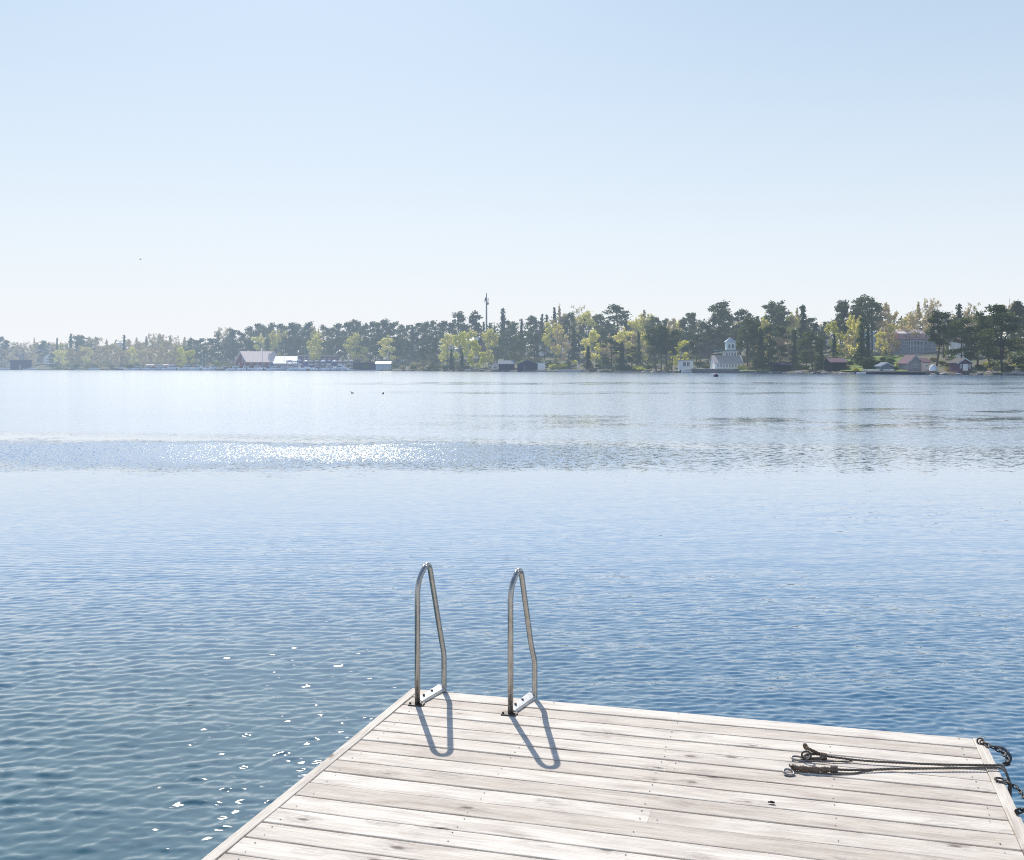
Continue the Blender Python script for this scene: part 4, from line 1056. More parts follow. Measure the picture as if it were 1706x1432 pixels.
HOUSES = [(396, 460, 14), (1496, 1562, 50), (478, 592, 12), (296, 400, 3)]
def house(name, label, cat, px0, px1, ybase, yeave, yridge, wall, roof, ridge='x', depth=8.0, yaw=0.0, wins=(), door=None, chimney=False, trim='white_paint', over=0.45, t=None, gable_wins=(), group=None):
    """px0..px1, rows: foot, eave, ridge. ridge 'x' runs along the shore, 'y' shows its gable, 'flat' is a low flat roof, 'hip' a pyramid"""
    pxc = (px0 + px1) / 2
    if t is None: t = t_for(pxc, ybase, 4, 90)
    HOUSES.append((px0, px1, t))
    Y = shore_y(pxc) + t; s = Y / F
    W = (px1 - px0) * s; z0 = CAMZ + (HY - ybase) * s; he = (ybase - yeave) * s; hr = (ybase - yridge) * s
    e = thing(name, label, cat, ((pxc - CX) * s, Y + depth / 2, z0), yaw, group)
    hw, hd = W / 2, depth / 2
    mb = MB(); base = -2.5
    if ridge == 'x':
        mb.prism([(-hd, base), (hd, base), (hd, he), (0, hr), (-hd, he)], -hw, hw, 'x')
    elif ridge == 'y':
        mb.prism([(-hw, base), (hw, base), (hw, he), (0, hr), (-hw, he)], -hd, hd)
    else:
        mb.box((-hw, -hd, base), (hw, hd, he))
    mb.build('wall', wall, e)
    mb = MB(); th = .22
    if ridge in ('x', 'y'):
        half = hd if ridge == 'x' else hw; L = (hw if ridge == 'x' else hd) + over
        sl_ = (hr - he) / half
        for sg in (-1, 1):
            p0 = (sg * (half + over), he - over * sl_ + .02); p1 = (0, hr + .02)
            poly = [p0, p1, (p1[0], p1[1] + th * 1.15), (p0[0], p0[1] + th)]
            mb.prism(poly, -L, L, 'x' if ridge == 'x' else 'y')
    elif ridge == 'flat':
        mb.box((-hw - over, -hd - over, he + .004), (hw + over, hd + over, he + max(.25, hr - he)))
    else:
        o = over
        mb.add([(-hw-o, -hd-o, he+.004), (hw+o, -hd-o, he+.004), (hw+o, hd+o, he+.004), (-hw-o, hd+o, he+.004), (0, 0, hr)], [(3,2,1,0),(0,1,4),(1,2,4),(2,3,4),(3,0,4)])
    rf = mb.build('roof', roof, e)
    if ridge == 'y' and trim:
        mb = MB(); sl_ = (hr - he) / hw
        for sg in (-1, 1):
            p0 = (sg * (hw + over), he - over * sl_ - .12); p1 = (0, hr - .12)
            mb.prism([p0, p1, (p1[0], p1[1] + .3), (p0[0], p0[1] + .3)], -hd - over - .06, -hd - over - .004)
        mb.build('barge_board', trim, rf)
    if chimney:
        mb = MB(); mb.box((hw*.25, -.35, hr - .8), (hw*.25 + .7, .35, hr + 1.0)); mb.build('chimney', 'red_paint', rf)
    for (fx, fz, fw, fh) in wins:
        window(e, -hw + fx * W, fz * he, fw * W, fh * he, -hd, trim or 'white_paint')
    for (fx, z0_, z1_, fw) in gable_wins:
        window(e, -hw + fx * W, he + (hr - he) * (z0_ + z1_) / 2, fw * W, (hr - he) * (z1_ - z0_), -hd, trim or 'white_paint')
    if door:
        fx, fw, fh = door
        mb = MB(); mb.box((-hw + fx*W - fw*W/2, -hd - .06, 0.0), (-hw + fx*W + fw*W/2, -hd + .02, fh * he)); mb.build('door', trim or 'white_paint', e)
    return e, W, he, hr, hd, s

def row_wins(n, fz=.55, fh=.4, fw=None, a=.1, b=.9):
    fw = fw or (b - a) / n * .55
    return [(a + (b - a) * (i + .5) / n, fz, fw, fh) for i in range(n)]

def build_houses():
    H = house
    # left end
    H('boathouse', 'dark navy flat-roofed boathouse at the waterline at far left', 'boathouse', 17, 44, 615.2, 601, 599.6, 'navy_paint', 'black_paint', 'flat', 8, door=(.6, .06, .55), t=4)
    H('house', 'dull plum house with pale roof behind the navy boathouse', 'house', 16, 43, 600, 590, 586, 'plum_paint', 'grey_roof', 'x', 9, wins=row_wins(4, .5, .35))
    H('house', 'grey cottage under a white roof among the far left pines', 'house', 9, 20, 585, 579.5, 577.5, 'grey_paint', 'white_roof', 'x', 8, wins=row_wins(2))
    H('house', 'brick-pink house with a low roof left of the white house', 'house', 58, 80, 584, 577, 574, 'tan_roof', 'plum_roof', 'x', 9, wins=row_wins(3))
    H('house', 'white house with plum roof and dark balcony near the left end', 'house', 74, 92, 606, 594, 589, 'white_paint', 'plum_roof', 'y', 9, wins=[(.5, .65, .7, .18), (.5, .25, .7, .2)])
    H('shed', 'long low brown shed behind the moored boats', 'shed', 243, 290, 613, 608.4, 606.8, 'bronze_paint', 'tan_roof', 'x', 6, wins=row_wins(5, .55, .35), t=9)
    H('hut', 'small white-roofed hut in the bare wood at left', 'hut', 193, 207, 574, 571, 570, 'white_paint', 'white_roof', 'x', 5, wins=row_wins(2))
    # marina
    # boathouse with pink roof: turned a little so that gable and long side both show
    pxc = 425.0; Y = shore_y(pxc) + 14; s = Y / F
    e = thing('boathouse', 'large red gabled boathouse with a pale tan roof in the marina', 'boathouse', ((pxc - CX) * s, Y + 5, CAMZ + (HY - 612.5) * s), math.radians(30))
    L, D, he, hr = 53 * s, 70 * s, 10.0 * s, 27.0 * s
    hw, hd = L / 2, D / 2
    mb = MB(); mb.prism([(-hd, -2), (hd, -2), (hd, he), (0, hr), (-hd, he)], -hw, hw, 'x'); mb.build('wall', 'red_paint', e)
    mb = MB(); sl_ = (hr - he) / hd
    for sg in (-1, 1):
        p0 = (sg * (hd + .8), he - .8 * sl_ + .02); p1 = (0, hr + .02); mb.prism([p0, p1, (0, hr + .32), (p0[0], p0[1] + .26)], -hw - .9, hw + .9, 'x')
    rf = mb.build('roof', 'tan_roof', e)
    mb = MB()
    for sg in (-1, 1):
        p0 = (sg * (hd + .8), he - .8 * sl_ - .25); p1 = (0, hr - .25); mb.prism([p0, p1, (0, hr + .2), (p0[0], p0[1] + .2)], -hw - .98, -hw - .905, 'x')
    mb.build('barge_board', 'white_paint', rf)
    for k in range(5): window(e, -hw + (k + .6) * L / 5.2, he * .62, 1.5, 1.3, -hd)
    for (yy, zz) in ((-.1, .58), (-.1, .40), (-.28, .22), (.2, .22)): window(e, yy * D, zz * hr, 2.0, 1.9, -hw, axis='x', sign=-1)
    mb = MB(); mb.box((hw * .35, -hd - .06, 0), (hw * .35 + 2.6, -hd + .02, he * .72)); mb.build('door', 'tarp_blue', e)
    H('storage_shed', 'low open shed with a bright white roof right of the red boathouse', 'shed', 456, 497, 611, 605, 593.5, 'grey_paint', 'white_roof', 'x', 14, t=12)
    H('storage_shed', 'long dark plum shed with thin pale roof edge behind the stacked boats', 'shed', 496, 560, 606, 593.3, 591.8, 'plum_paint', 'tarp_pink', 'flat', 10, wins=row_wins(6, .6, .3), t=30)
    H('cabin', 'white waterside cabin with three windows by the marina fence', 'cabin', 626, 650, 612.5, 605.5, 602.8, 'boat_grey', 'white_roof', 'x', 6, wins=row_wins(3, .5, .45), t=6)
    H('shed', 'low brown shed with a pale roof behind the white waterside cabin', 'shed', 624, 642, 602.5, 598.5, 594.5, 'bronze_paint', 'concrete', 'x', 6, wins=row_wins(2))
    H('cottage', 'tiny white cottage in the trees right of the waterside cabin', 'cottage', 661, 671, 606, 600, 597, 'pale_blue_paint', 'white_roof', 'y', 6, wins=[(.5, .5, .4, .4)])
    # middle
    H('house', 'cream house half hidden in the pines left of the mast', 'house', 733, 752, 586, 572, 567.5, 'cream_paint', 'grey_roof', 'x', 9, wins=row_wins(2, .7, .18) + row_wins(2, .3, .18), t=52)
    H('house', 'brown house with slanting white roof edge just left of the mast', 'house', 783, 806, 580, 567, 562.5, 'bronze_paint', 'white_roof', 'x', 8, wins=row_wins(2, .5, .3), t=50)
    H('cottage', 'pale brown cottage at the shore right of the yellow birch', 'cottage', 818, 832, 615, 609, 602, 'tan_roof', 'dry_shrub', 'y', 6, wins=[(.5, .5, .35, .5)], trim='cream_paint', t=6)
    H('boat_shed', 'dark shed with low slate roof at the waterline under the tall pines', 'shed', 831, 857, 617, 606, 601, 'navy_paint', 'blue_grey_paint', 'x', 7, t=4)
    H('boathouse', 'navy gabled boathouse by the water left of the slipway', 'boathouse', 862, 896, 616, 606, 599.5, 'navy_paint', 'dark_roof', 'y', 8, trim='blue_grey_paint', door=(.36, .05, .7), t=4)
    H('hut', 'small white hut beside the navy boathouse', 'hut', 896, 908, 613, 605, 604, 'white_paint', 'white_roof', 'flat', 4, t=7)
    H('house', 'plum-roofed house with steep white-edged gable above the terraces', 'house', 893, 922, 572, 563, 550, 'blue_grey_paint', 'plum_roof', 'x', 9, wins=row_wins(3, .5, .5), chimney=True)
    H('house', 'white gabled house with twin windows behind the golden birch', 'house', 938, 956, 580, 571.5, 562, 'white_paint', 'plum_roof', 'y', 9, wins=[(.38, .5, .2, .5), (.62, .5, .2, .5)])
    H('house', 'terraced white house with balconies on the slope above the navy boathouse', 'house', 899, 921, 591, 575, 573.5, 'white_paint', 'grey_roof', 'flat', 8, wins=row_wins(3, .72, .22) + row_wins(3, .25, .25))
    H('house', 'low white house showing between dark pines above the slipway', 'house', 966, 992, 580, 571, 565, 'cream_paint', 'grey_roof', 'x', 8, wins=row_wins(3, .5, .4))
    # right
    H('bathing_hut', 'pale blue bathing hut with flat white roof on a dark stone base', 'hut', 1133, 1155, 611, 601, 599.3, 'white_paint', 'concrete', 'flat', 5, wins=[(.33, .48, .26, .8), (.62, .48, .24, .8)], t=6)
    H('house', 'cream-roofed house hidden behind the yellow-green birch', 'house', 1122, 1142, 584, 567, 564.5, 'cream_paint', 'concrete', 'flat', 8, t=45)
    H('house', 'plum gabled house with pale barge boards in the trees left of the tower', 'house', 1169, 1199, 590, 570, 555, 'plum_paint', 'plum_roof', 'y', 10, wins=[(.35, .55, .16, .3), (.65, .55, .16, .3)], gable_wins=[(.5, .2, .6, .22)], trim='tarp_pink')
    # white tower house: long low veranda wing and three stage tower, one building
    e, W, he, hr, hd, s = H('tower_house', 'white wooden house with a pyramid-topped tower and glazed veranda at the shore', 'house', 1191, 1237, 612.5, 604, 592.5, 'white_paint', 'concrete', 'x', 9, wins=row_wins(8, .5, .72, None, .06, .92), t=9)
    def stage(x0, x1, y0, y1, d0, d1, mat, nm='tower_wall'):
        mb = MB(); X = lambda q: (q - 1214) * s; Zt = lambda q: (612.5 - q) * s
        mb.box((X(x0), d0, Zt(y0)), (X(x1), d1, Zt(y1))); return mb.build(nm, mat, e)
    X = lambda q: (q - 1214) * s; Zt = lambda q: (612.5 - q) * s
    stage(1212, 1232, 594, 583.5, -.5, 4.0, 'white_paint')
    for k in range(4): window(e, X(1214.5 + k * 4.6), Zt(590), .75, 1.5, -.5)
    stage(1196, 1234, 583.4, 582.2, -2.2, 4.6, 'green_roof', 'balcony_roof')
    mb = MB(); mb.prism([(X(1194), Zt(588)), (X(1212), Zt(588)), (X(1212), Zt(583.6))], -1.5, 4, 'y'); mb.build('porch_roof', 'cream_paint', e)
    stage(1215, 1230, 582.1, 568.5, .2, 3.4, 'white_paint')
    for k in (1219.5, 1225.5): window(e, X(k), Zt(576), .95, 1.7, .2)
    mb = MB(); a, b, c0, c1 = X(1213), X(1232), -.3, 3.9
    mb.add([(a, c0, Zt(569)), (b, c0, Zt(569)), (b, c1, Zt(569)), (a, c1, Zt(569)), ((a+b)/2, (c0+c1)/2, Zt(560.5))], [(3,2,1,0),(0,1,4),(1,2,4),(2,3,4),(3,0,4)]); mb.build('tower_roof', 'boat_grey', e)
    H('boathouse', 'low black boathouse under the trees right of the white tower house', 'boathouse', 1291, 1318, 616, 607.5, 604.5, 'black_paint', 'navy_paint', 'x', 7, t=5)
    H('house', 'white house with a slanted grey roof high in the trees', 'house', 1363, 1380, 570, 556, 545, 'white_paint', 'grey_roof', 'x', 9, wins=row_wins(2, .5, .3))
    H('boathouse', 'dark boathouse with a dull red roof under the trees', 'boathouse', 1385, 1410, 614, 603.5, 597.5, 'black_paint', 'plum_roof', 'x', 8, t=8)
    H('house', 'pale blue house with white roof beside the tall dark spruce', 'house', 1447, 1463, 571, 553, 546, 'pale_blue_paint', 'white_roof', 'x', 8, wins=row_wins(2, .7, .2) + row_wins(2, .3, .2))
    # manor with mansard roof
    pxc = 1529; t = t_for(pxc, 588.5, 10, 90); Y = shore_y(pxc) + t; s = Y / F
    e = thing('manor_house', 'large blue-grey manor house with a red tiled mansard roof on the slope', 'house', ((pxc - CX) * s, Y + 5, CAMZ + (HY - 588.5) * s))
    hw, hd = 31 * s, 5.0
    mb = MB(); mb.box((-hw, -hd, -3), (hw, hd, 23.5 * s)); mb.build('wall', 'manor_paint', e)
    z1, z2, z3 = 23.5 * s, 33.5 * s, 41.0 * s
    mb = MB(); mb.prism([(-hd - .5, z1 + .004), (hd + .5, z1 + .004), (hd - .6, z2), (-hd + .6, z2)], -hw - .4, hw + .4, 'x'); rf = mb.build('roof', 'manor_tiles', e)
    mb = MB()
    for k in range(34):
        xx = -hw + (k + .5) * 2 * hw / 34; mb.add([(xx - .07, -hd - .47, z1 + .1), (xx + .07, -hd - .47, z1 + .1), (xx + .07, -hd + .57, z2 - .05), (xx - .07, -hd + .57, z2 - .05)], [(0, 1, 2, 3)])
    mb.build('tile_ribs', 'tarp_pink', rf)
    mb = MB(); mb.prism([(-hd + .5, z2 + .004), (hd - .5, z2 + .004), (0, z3)], -hw * .96, hw * .96, 'x'); mb.build('upper_roof', 'manor_top', rf)
    mb = MB(); mb.box((hw * .38, -.5, z3 - 1.2), (hw * .38 + 1.2, .5, z3 + .5)); mb.build('chimney', 'rust_roof', rf)
    for k in range(3):
        mb = MB(); xx = (-.55 + .55 * k) * hw; mb.prism([(xx - .7, z1 + .5), (xx + .7, z1 + .5), (xx + .7, z1 + 1.4), (xx, z1 + 1.95), (xx - .7, z1 + 1.4)], -hd - .35, -hd + 1.2); d = mb.build('dormer', 'plum_roof', rf)
        window(d, xx, z1 + 1.05, .8, .7, -hd - .35)
    for row_ in (.72, .30):
        for k in range(9):
            if 3 <= k <= 5 and row_ < .5: continue
            window(e, -hw + (k + .5) * 2 * hw / 9, z1 * row_, .80, 1.15, -hd, 'boat_grey', 'navy_paint')
    mb = MB(); x0, x1 = -hw * .48, hw * .20
    mb.box((x0, -hd - 1.6, z1 * .86), (x1, -hd - .004, z1 * .90))
    for k in range(5): xx = x0 + (x1 - x0) * k / 4; mb.box((xx - .08, -hd - 1.55, 0), (xx + .08, -hd - 1.40, z1 * .86))
    for zz in (.48, .56): mb.box((x0, -hd - 1.52, z1 * zz), (x1, -hd - 1.45, z1 * zz + .08))
    mb.build('balcony', 'boat_grey', e)
    H('cottage', 'grey cottage with pinkish roof and blue base below the manor house', 'cottage', 1513, 1537, 615, 604, 592.5, 'grey_paint', 'plum_roof', 'y', 8, wins=[(.28, .5, .12, .5), (.5, .5, .2, .6), (.72, .5, .12, .5)], trim='boat_grey', t=8)
    H('annex', 'low annex with pinkish wall joined to the grey cottage\'s right side', 'shed', 1538, 1549, 614.5, 603, 597, 'tan_roof', 'plum_roof', 'x', 7, wins=row_wins(1, .5, .4), t=9)
    H('shed', 'small blue-grey shed with pale gable edges before the dark shrub mound', 'shed', 1468, 1488, 614.5, 609.5, 604.5, 'blue_grey_paint', 'blue_grey_paint', 'y', 5, t=6, trim='boat_grey')
    0 and H('earth_cellar', 'large dark hip-roofed barn on the lawn left of the grey cottage', 'barn', 1436, 1484, 613, 604, 592.5, 'black_paint', 'dark_roof', 'x', 9, over=.8, t=10)
    H('cabin', 'small red cabin with wide white doors near the right edge', 'cabin', 1596, 1619, 617.5, 604, 597, 'plum_paint', 'dark_roof', 'y', 6, wins=[(.2, .55, .13, .5), (.84, .55, .16, .5)], trim='white_paint', door=(.53, .36, .85), t=5)
    H('house', 'white house glimpsed between trunks above the small red cabin', 'house', 1598, 1642, 596, 570, 563, 'white_paint', 'plum_roof', 'x', 8, wins=row_wins(5, .7, .2) + row_wins(5, .3, .2))
build_houses()

def undergrowth():
    """brush and saplings covering the slope under the trees"""
    rs = np.random.default_rng(606)
    for (mat, lab) in (('shrub_leaves', 'low green brush under the trees of the far shore'), ('dry_shrub', 'pale dry brush under the trees of the far shore')):
        mb = MB()
        for q in range(1500):
            px = rs.uniform(-60, 1760); t = 6 + 74 * rs.random() ** .8
            dry = rs.random() < (.65 if px < 310 else .38)
            if dry != (mat == 'dry_shrub'): continue
            if any(a - 3 < px < b + 3 and t < tt + 12 for a, b, tt in HOUSES): continue
            if 1420 < px < 1512 and t < 46: continue
            p = spot(px, t); s = p.y / F; w_ = rs.uniform(3, 7) * s; h_ = rs.uniform(1.0, 3.6) * (1 if t > 14 else .6)
            leaf_quads(mb, [((p.x, p.y, p.z + h_*.45), (w_, 1.2, h_*.6)), ((p.x + w_*.6, p.y, p.z + h_*.3), (w_*.6, 1.0, h_*.4))], 34, .55 * (0.6 + .6 * p.y / 500), rs)
        me = bpy.data.meshes.new('undergrowth'); me.from_pydata(mb.v, [], mb.f); me.materials.append(MATS[mat]); me.update()
        tag(link('undergrowth', me), lab, 'undergrowth', kind='stuff')
undergrowth()

# ------------------------------------------------------------------ quay walls, fences, rocks
def wall_strip(name, label, cat, px0, px1, ybot, ytop, mat, depth=2.0, t=1.5, kind=None, cap=None):
    Y0, Y1 = shore_y(px0) + t, shore_y(px1) + t
    p0 = at(px0, ybot, Y0); p1 = at(px1, ybot, Y1)
    d = (p1 - p0); d.z = 0; L = d.length; h = (ybot - ytop) * (Y0 + Y1) / 2 / F
    e = thing(name, label, cat, (p0.x, p0.y, p0.z), math.atan2(d.y, d.x))
    mb = MB(); n = max(2, int(L / 2.5)); rs = random.Random(int(px0))
    for k in range(n):
        a, b = L * k / n, L * (k + 1) / n
        mb.box((a + .01, rs.uniform(-.05, .05), -1.5), (b - .01, depth, h + rs.uniform(-.04, .04)))
    mb.build('wall', mat, e)
    if cap:
        mb = MB(); mb.box((-.1, -.15, h + .05), (L + .1, depth + .1, h + .22)); mb.build('coping', cap, e)
    return e
wall_strip('stone_wall', 'dark stone quay wall in front of the white tower house', 'wall', 1151, 1222, 621.3, 614.5, 'stone_wall', 3, 1.0, cap='concrete')
wall_strip('stone_wall', 'low dark stone wall below the white tower house\'s right side', 'wall', 1222, 1300, 622.0, 617.5, 'stone_wall', 2, 1.0)
wall_strip('quay_wall', 'dark quay wall along the lawn below the manor house', 'wall', 1441, 1546, 624.0, 619.5, 'navy_paint', 3, 1.0, cap='jetty_wood')
wall_strip('slipway', 'pale concrete slipway sloping down to the water', 'slipway', 925, 966, 620.0, 615.2, 'concrete', 5, 1.0)
wall_strip('jetty', 'low wooden jetty stretching left from the slipway', 'jetty', 868, 926, 619.6, 617.3, 'jetty_wood', 3, .5)
wall_strip('jetty', 'low wooden jetty right of the slipway under dark spruces', 'jetty', 1020, 1066, 620.4, 617.5, 'jetty_wood', 3, .5)
wall_strip('jetty', 'long floating jetty edge along the marina fence', 'jetty', 584, 634, 618.0, 616.0, 'boat_grey', 2, .5)
wall_strip('jetty', 'dark floating pontoon where the boats lie before the red boathouse', 'jetty', 300, 584, 618.0, 616.6, 'rack_steel', 2, .5)
wall_strip('jetty', 'dark floating pontoon under the first moored boats at left', 'jetty', 196, 298, 617.0, 615.9, 'rack_steel', 2, .5)
wall_strip('marina_fence', 'dark blue board fence left of the white waterside cabin', 'fence', 588, 626, 613.5, 603.5, 'navy_paint', .2, 9)
wall_strip('garden_wall', 'low pale garden wall under the manor house', 'wall', 1487, 1560, 592, 590, 'concrete', .5, t_for(1520, 592))
def picket_fence():
    px0, px1 = 1436, 1490; t = 5.0
    p0, p1 = at(px0, 618.5, shore_y(px0) + t), at(px1, 618.5, shore_y(px1) + t); d = p1 - p0; d.z = 0; L = d.length; h = 4.2 * p0.y / F
    e = thing('picket_fence', 'white picket fence along the lawn edge above the quay wall', 'fence', p0, math.atan2(d.y, d.x))
    mb = MB()
    for k in range(int(L / .35)): mb.box((k*.35, 0, -.3), (k*.35 + .16, .05, h))
    mb.build('pickets', 'white_paint', e)
    mb = MB()
    for z in (.3, .72): mb.box((0, .055, h*z), (L, .12, h*z + .1))
    mb.build('rails', 'white_paint', e)
picket_fence()
def lawn():
    # open grass between the barn, the cottage and the quay
    for (a, b, t0, t1) in ((1400, 1512, 4, 46), (1060, 1086, 5, 16), (1214, 1300, 3, 14)):
        V = []; n = 16
        for i in range(n + 1):
            for j in range(n + 1):
                px = a + (b - a) * i / n; t = t0 + (t1 - t0) * j / n; p = spot(px, t); p.z += .32; V.append(p)
        mb = MB(); mb.add(V, [(i*(n+1)+j, (i+1)*(n+1)+j, (i+1)*(n+1)+j+1, i*(n+1)+j+1) for i in range(n) for j in range(n)])
        tag(mb.build('lawn', 'lawn', None, True), kind='structure')
lawn()
def rocks():
    spots = [(772, 615, 14), (780, 616.5, 18), (788, 617, 12), (826, 613, 16), (838, 618, 10), (925, 614, 12), (940, 611, 16), (958, 612, 12), (1000, 618, 14), (1076, 619, 16), (1090, 619.5, 18), (1108, 620, 16), (1122, 619, 12), (1143, 619, 10),
             (1236, 619, 14), (1262, 620, 14), (1286, 620.5, 16), (1308, 621, 14), (1332, 620.5, 18), (1356, 621, 14), (1376, 621, 16), (1404, 622, 18), (1418, 622.5, 14), (1546, 622, 12), (1556, 623, 14), (1572, 622, 20), (1586, 614, 16), (1592, 608, 14), (1634, 622, 18), (1652, 620, 22), (1664, 614, 20), (1680, 623, 18), (1694, 620, 26), (1704, 622, 18)]
    protos = []
    for s in range(4):
        rs = np.random.default_rng(300 + s); mb = MB(); n, m = 9, 6; V = []
        for i in range(m + 1):
            for k in range(n):
                ph = PI * i / m; r = 1 + rs.normal(0, .13)
                V.append((r*math.sin(ph)*math.cos(2*PI*k/n), .8*r*math.sin(ph)*math.sin(2*PI*k/n), .45*r*math.cos(ph)))
        mb.add(V, [(i*n+k, i*n+(k+1) % n, (i+1)*n+(k+1) % n, (i+1)*n+k) for i in range(m) for k in range(n)])
        protos.append(mb.mesh('rock', 'rock'))
    by = {}
    for q in spots: by.setdefault(where(q[0]), []).append(q)
    k = 0
    for wh, L in by.items():
        for i, (px, py, wpx) in enumerate(sorted(L)):
            t = max(1.2, t_for(px, py, 1, 40)); p = spot(px, t); r = wpx * p.y / F / 2
            o = link('rock', protos[k % 4], None, (p.x, p.y, p.z - .1)); o.scale = (r, r * .8, r * .75); o.rotation_euler = (0, 0, k * 1.7); k += 1
            lab = f'pale grey rock {wh}' + (f', {ORD[i+1]} from left' if len(L) > 1 else '')
            tag(o, lab, 'rock', 'rocks along the far waterline')
rocks()

# ------------------------------------------------------------------ mast, flag poles
def mast():
    px = 810.5; Y = shore_y(px) + 120; s = Y / F; z0 = land_h(px, 120) ; zt = CAMZ + (HY - 488) * s
    e = thing('radio_mast', 'tall slim radio mast rising above the middle of the wood', 'mast', ((px - CX) * s, Y, z0)); H = zt - z0
    mb = MB(); mb.tube([(0, 0, -1), (0, 0, H * .55), (0, 0, H * .90)], [.62, .50, .40], 10); mb.build('pole', 'mast_steel', e)
    mb = MB(); mb.tube([(0, 0, H * .90), (0, 0, H)], [.30, .22], 8); mb.build('spire', 'mast_steel', e)
    for zz, ang in ((498, .3), (498, 2.4), (498, 4.5), (501, 1.3), (501, 3.4), (504, 0.1)):
        z = CAMZ + (HY - zz) * s - z0; r = .95
        mb = MB(); mb.box((-.22, -.12, -1.0), (.22, .12, 1.0)); a = mb.build('antenna', 'mast_steel', e); a.location = (math.cos(ang)*r, math.sin(ang)*r, z); a.rotation_euler = (0, 0, ang + PI/2)
        mb = MB(); mb.box((-.06, -r + .05, -.06), (.06, -.12, .06)); b = mb.build('bracket', 'mast_steel', a); b.rotation_euler = (0, 0, PI if False else 0)
    z = CAMZ + (HY - 505.5) * s - z0
    mb = MB(); mb.tube([(.4, -.2, z), (1.1, -.5, z)], [.75, .65], 14); mb.build('dish', 'mast_steel', e)
mast()
def pole(name, label, cat, px, ybase, ytop, mat, r=.10, t=10, yard=None):
    Y = shore_y(px) + t; p = at(px, ybase, Y); H = (ybase - ytop) * Y / F
    e = thing(name, label, cat, p); mb = MB(); mb.tube([(0, 0, -.5), (0, 0, H)], [r, r * .6], 8); mb.build('shaft', mat, e)
    mb = MB(); n = 8
    mb.add([(.16*math.sin(PI*i/4)*math.cos(2*PI*k/n), .16*math.sin(PI*i/4)*math.sin(2*PI*k/n), H + .12 + .16*math.cos(PI*i/4)) for i in range(5) for k in range(n)], [(i*n+k, i*n+(k+1) % n, (i+1)*n+(k+1) % n, (i+1)*n+k) for i in range(4) for k in range(n)])
    mb.build('finial', mat, e)
    if yard:
        mb = MB(); mb.box((0, -.05, H*yard), (2.2, .05, H*yard + .12)); mb.build('arm', mat, e)
pole('flagpole', 'white flagpole over the white shed roof', 'flagpole', 474.5, 606, 572.5, 'white_paint')
pole('flagpole', 'white flagpole over the long dark storage shed', 'flagpole', 508, 608, 576, 'white_paint')
pole('lamp_post', 'thin pale lamp post behind the red boathouse ridge', 'lamp post', 435, 600, 572, 'white_paint', .10, 26)
pole('lamp_post', 'grey lamp post with side arm among the boats left of the red boathouse', 'lamp post', 343, 614, 596, 'boat_grey', .09, 4, .96)
pole('utility_pole', 'dark pole on the shore below the cream house', 'pole', 745, 616, 560, 'dark_bark', .16, 6)
pole('flagpole', 'slim white flagpole on the bank right of the slipway', 'flagpole', 1003, 616, 574, 'white_paint', .08, 6)
pole('lamp_post', 'short white post standing on the slipway edge', 'post', 962, 617, 603, 'white_paint', .12, 3)

# ------------------------------------------------------------------ boats
def hull_mesh(L, B, Hh, seed=0, sheer=.25):
    mb = MB(); n = 11; V = []
    for i in range(n):
        x = -L/2 + L * i / (n - 1); u = i / (n - 1)
        b = B/2 * (1 - max(0, (u - .45) / .55) ** 2.1) * (.86 + .14 * min(1, u * 4)); b = max(b, .03)
        zt = Hh * (1 + sheer * u * u)
        k = -.25 * (1 - max(0, (u - .75) / .25))
        V += [(x, 0, k), (x, b * .72, .05), (x, b, Hh * .55), (x + .04 * u * L * .2, b, zt), (x, b * .86, zt + .02), (x, 0, zt - .05), (x, -b * .86, zt + .02), (x + .04 * u * L * .2, -b, zt), (x, -b, Hh * .55), (x, -b * .72, .05)]
    m = 10
    Fc = [(i*m+k, i*m+(k+1) % m, (i+1)*m+(k+1) % m, (i+1)*m+k) for i in range(n - 1) for k in range(m)] + [tuple(range(m)), tuple((n-1)*m + k for k in range(m))[::-1]]
    mb.add(V, Fc); return mb

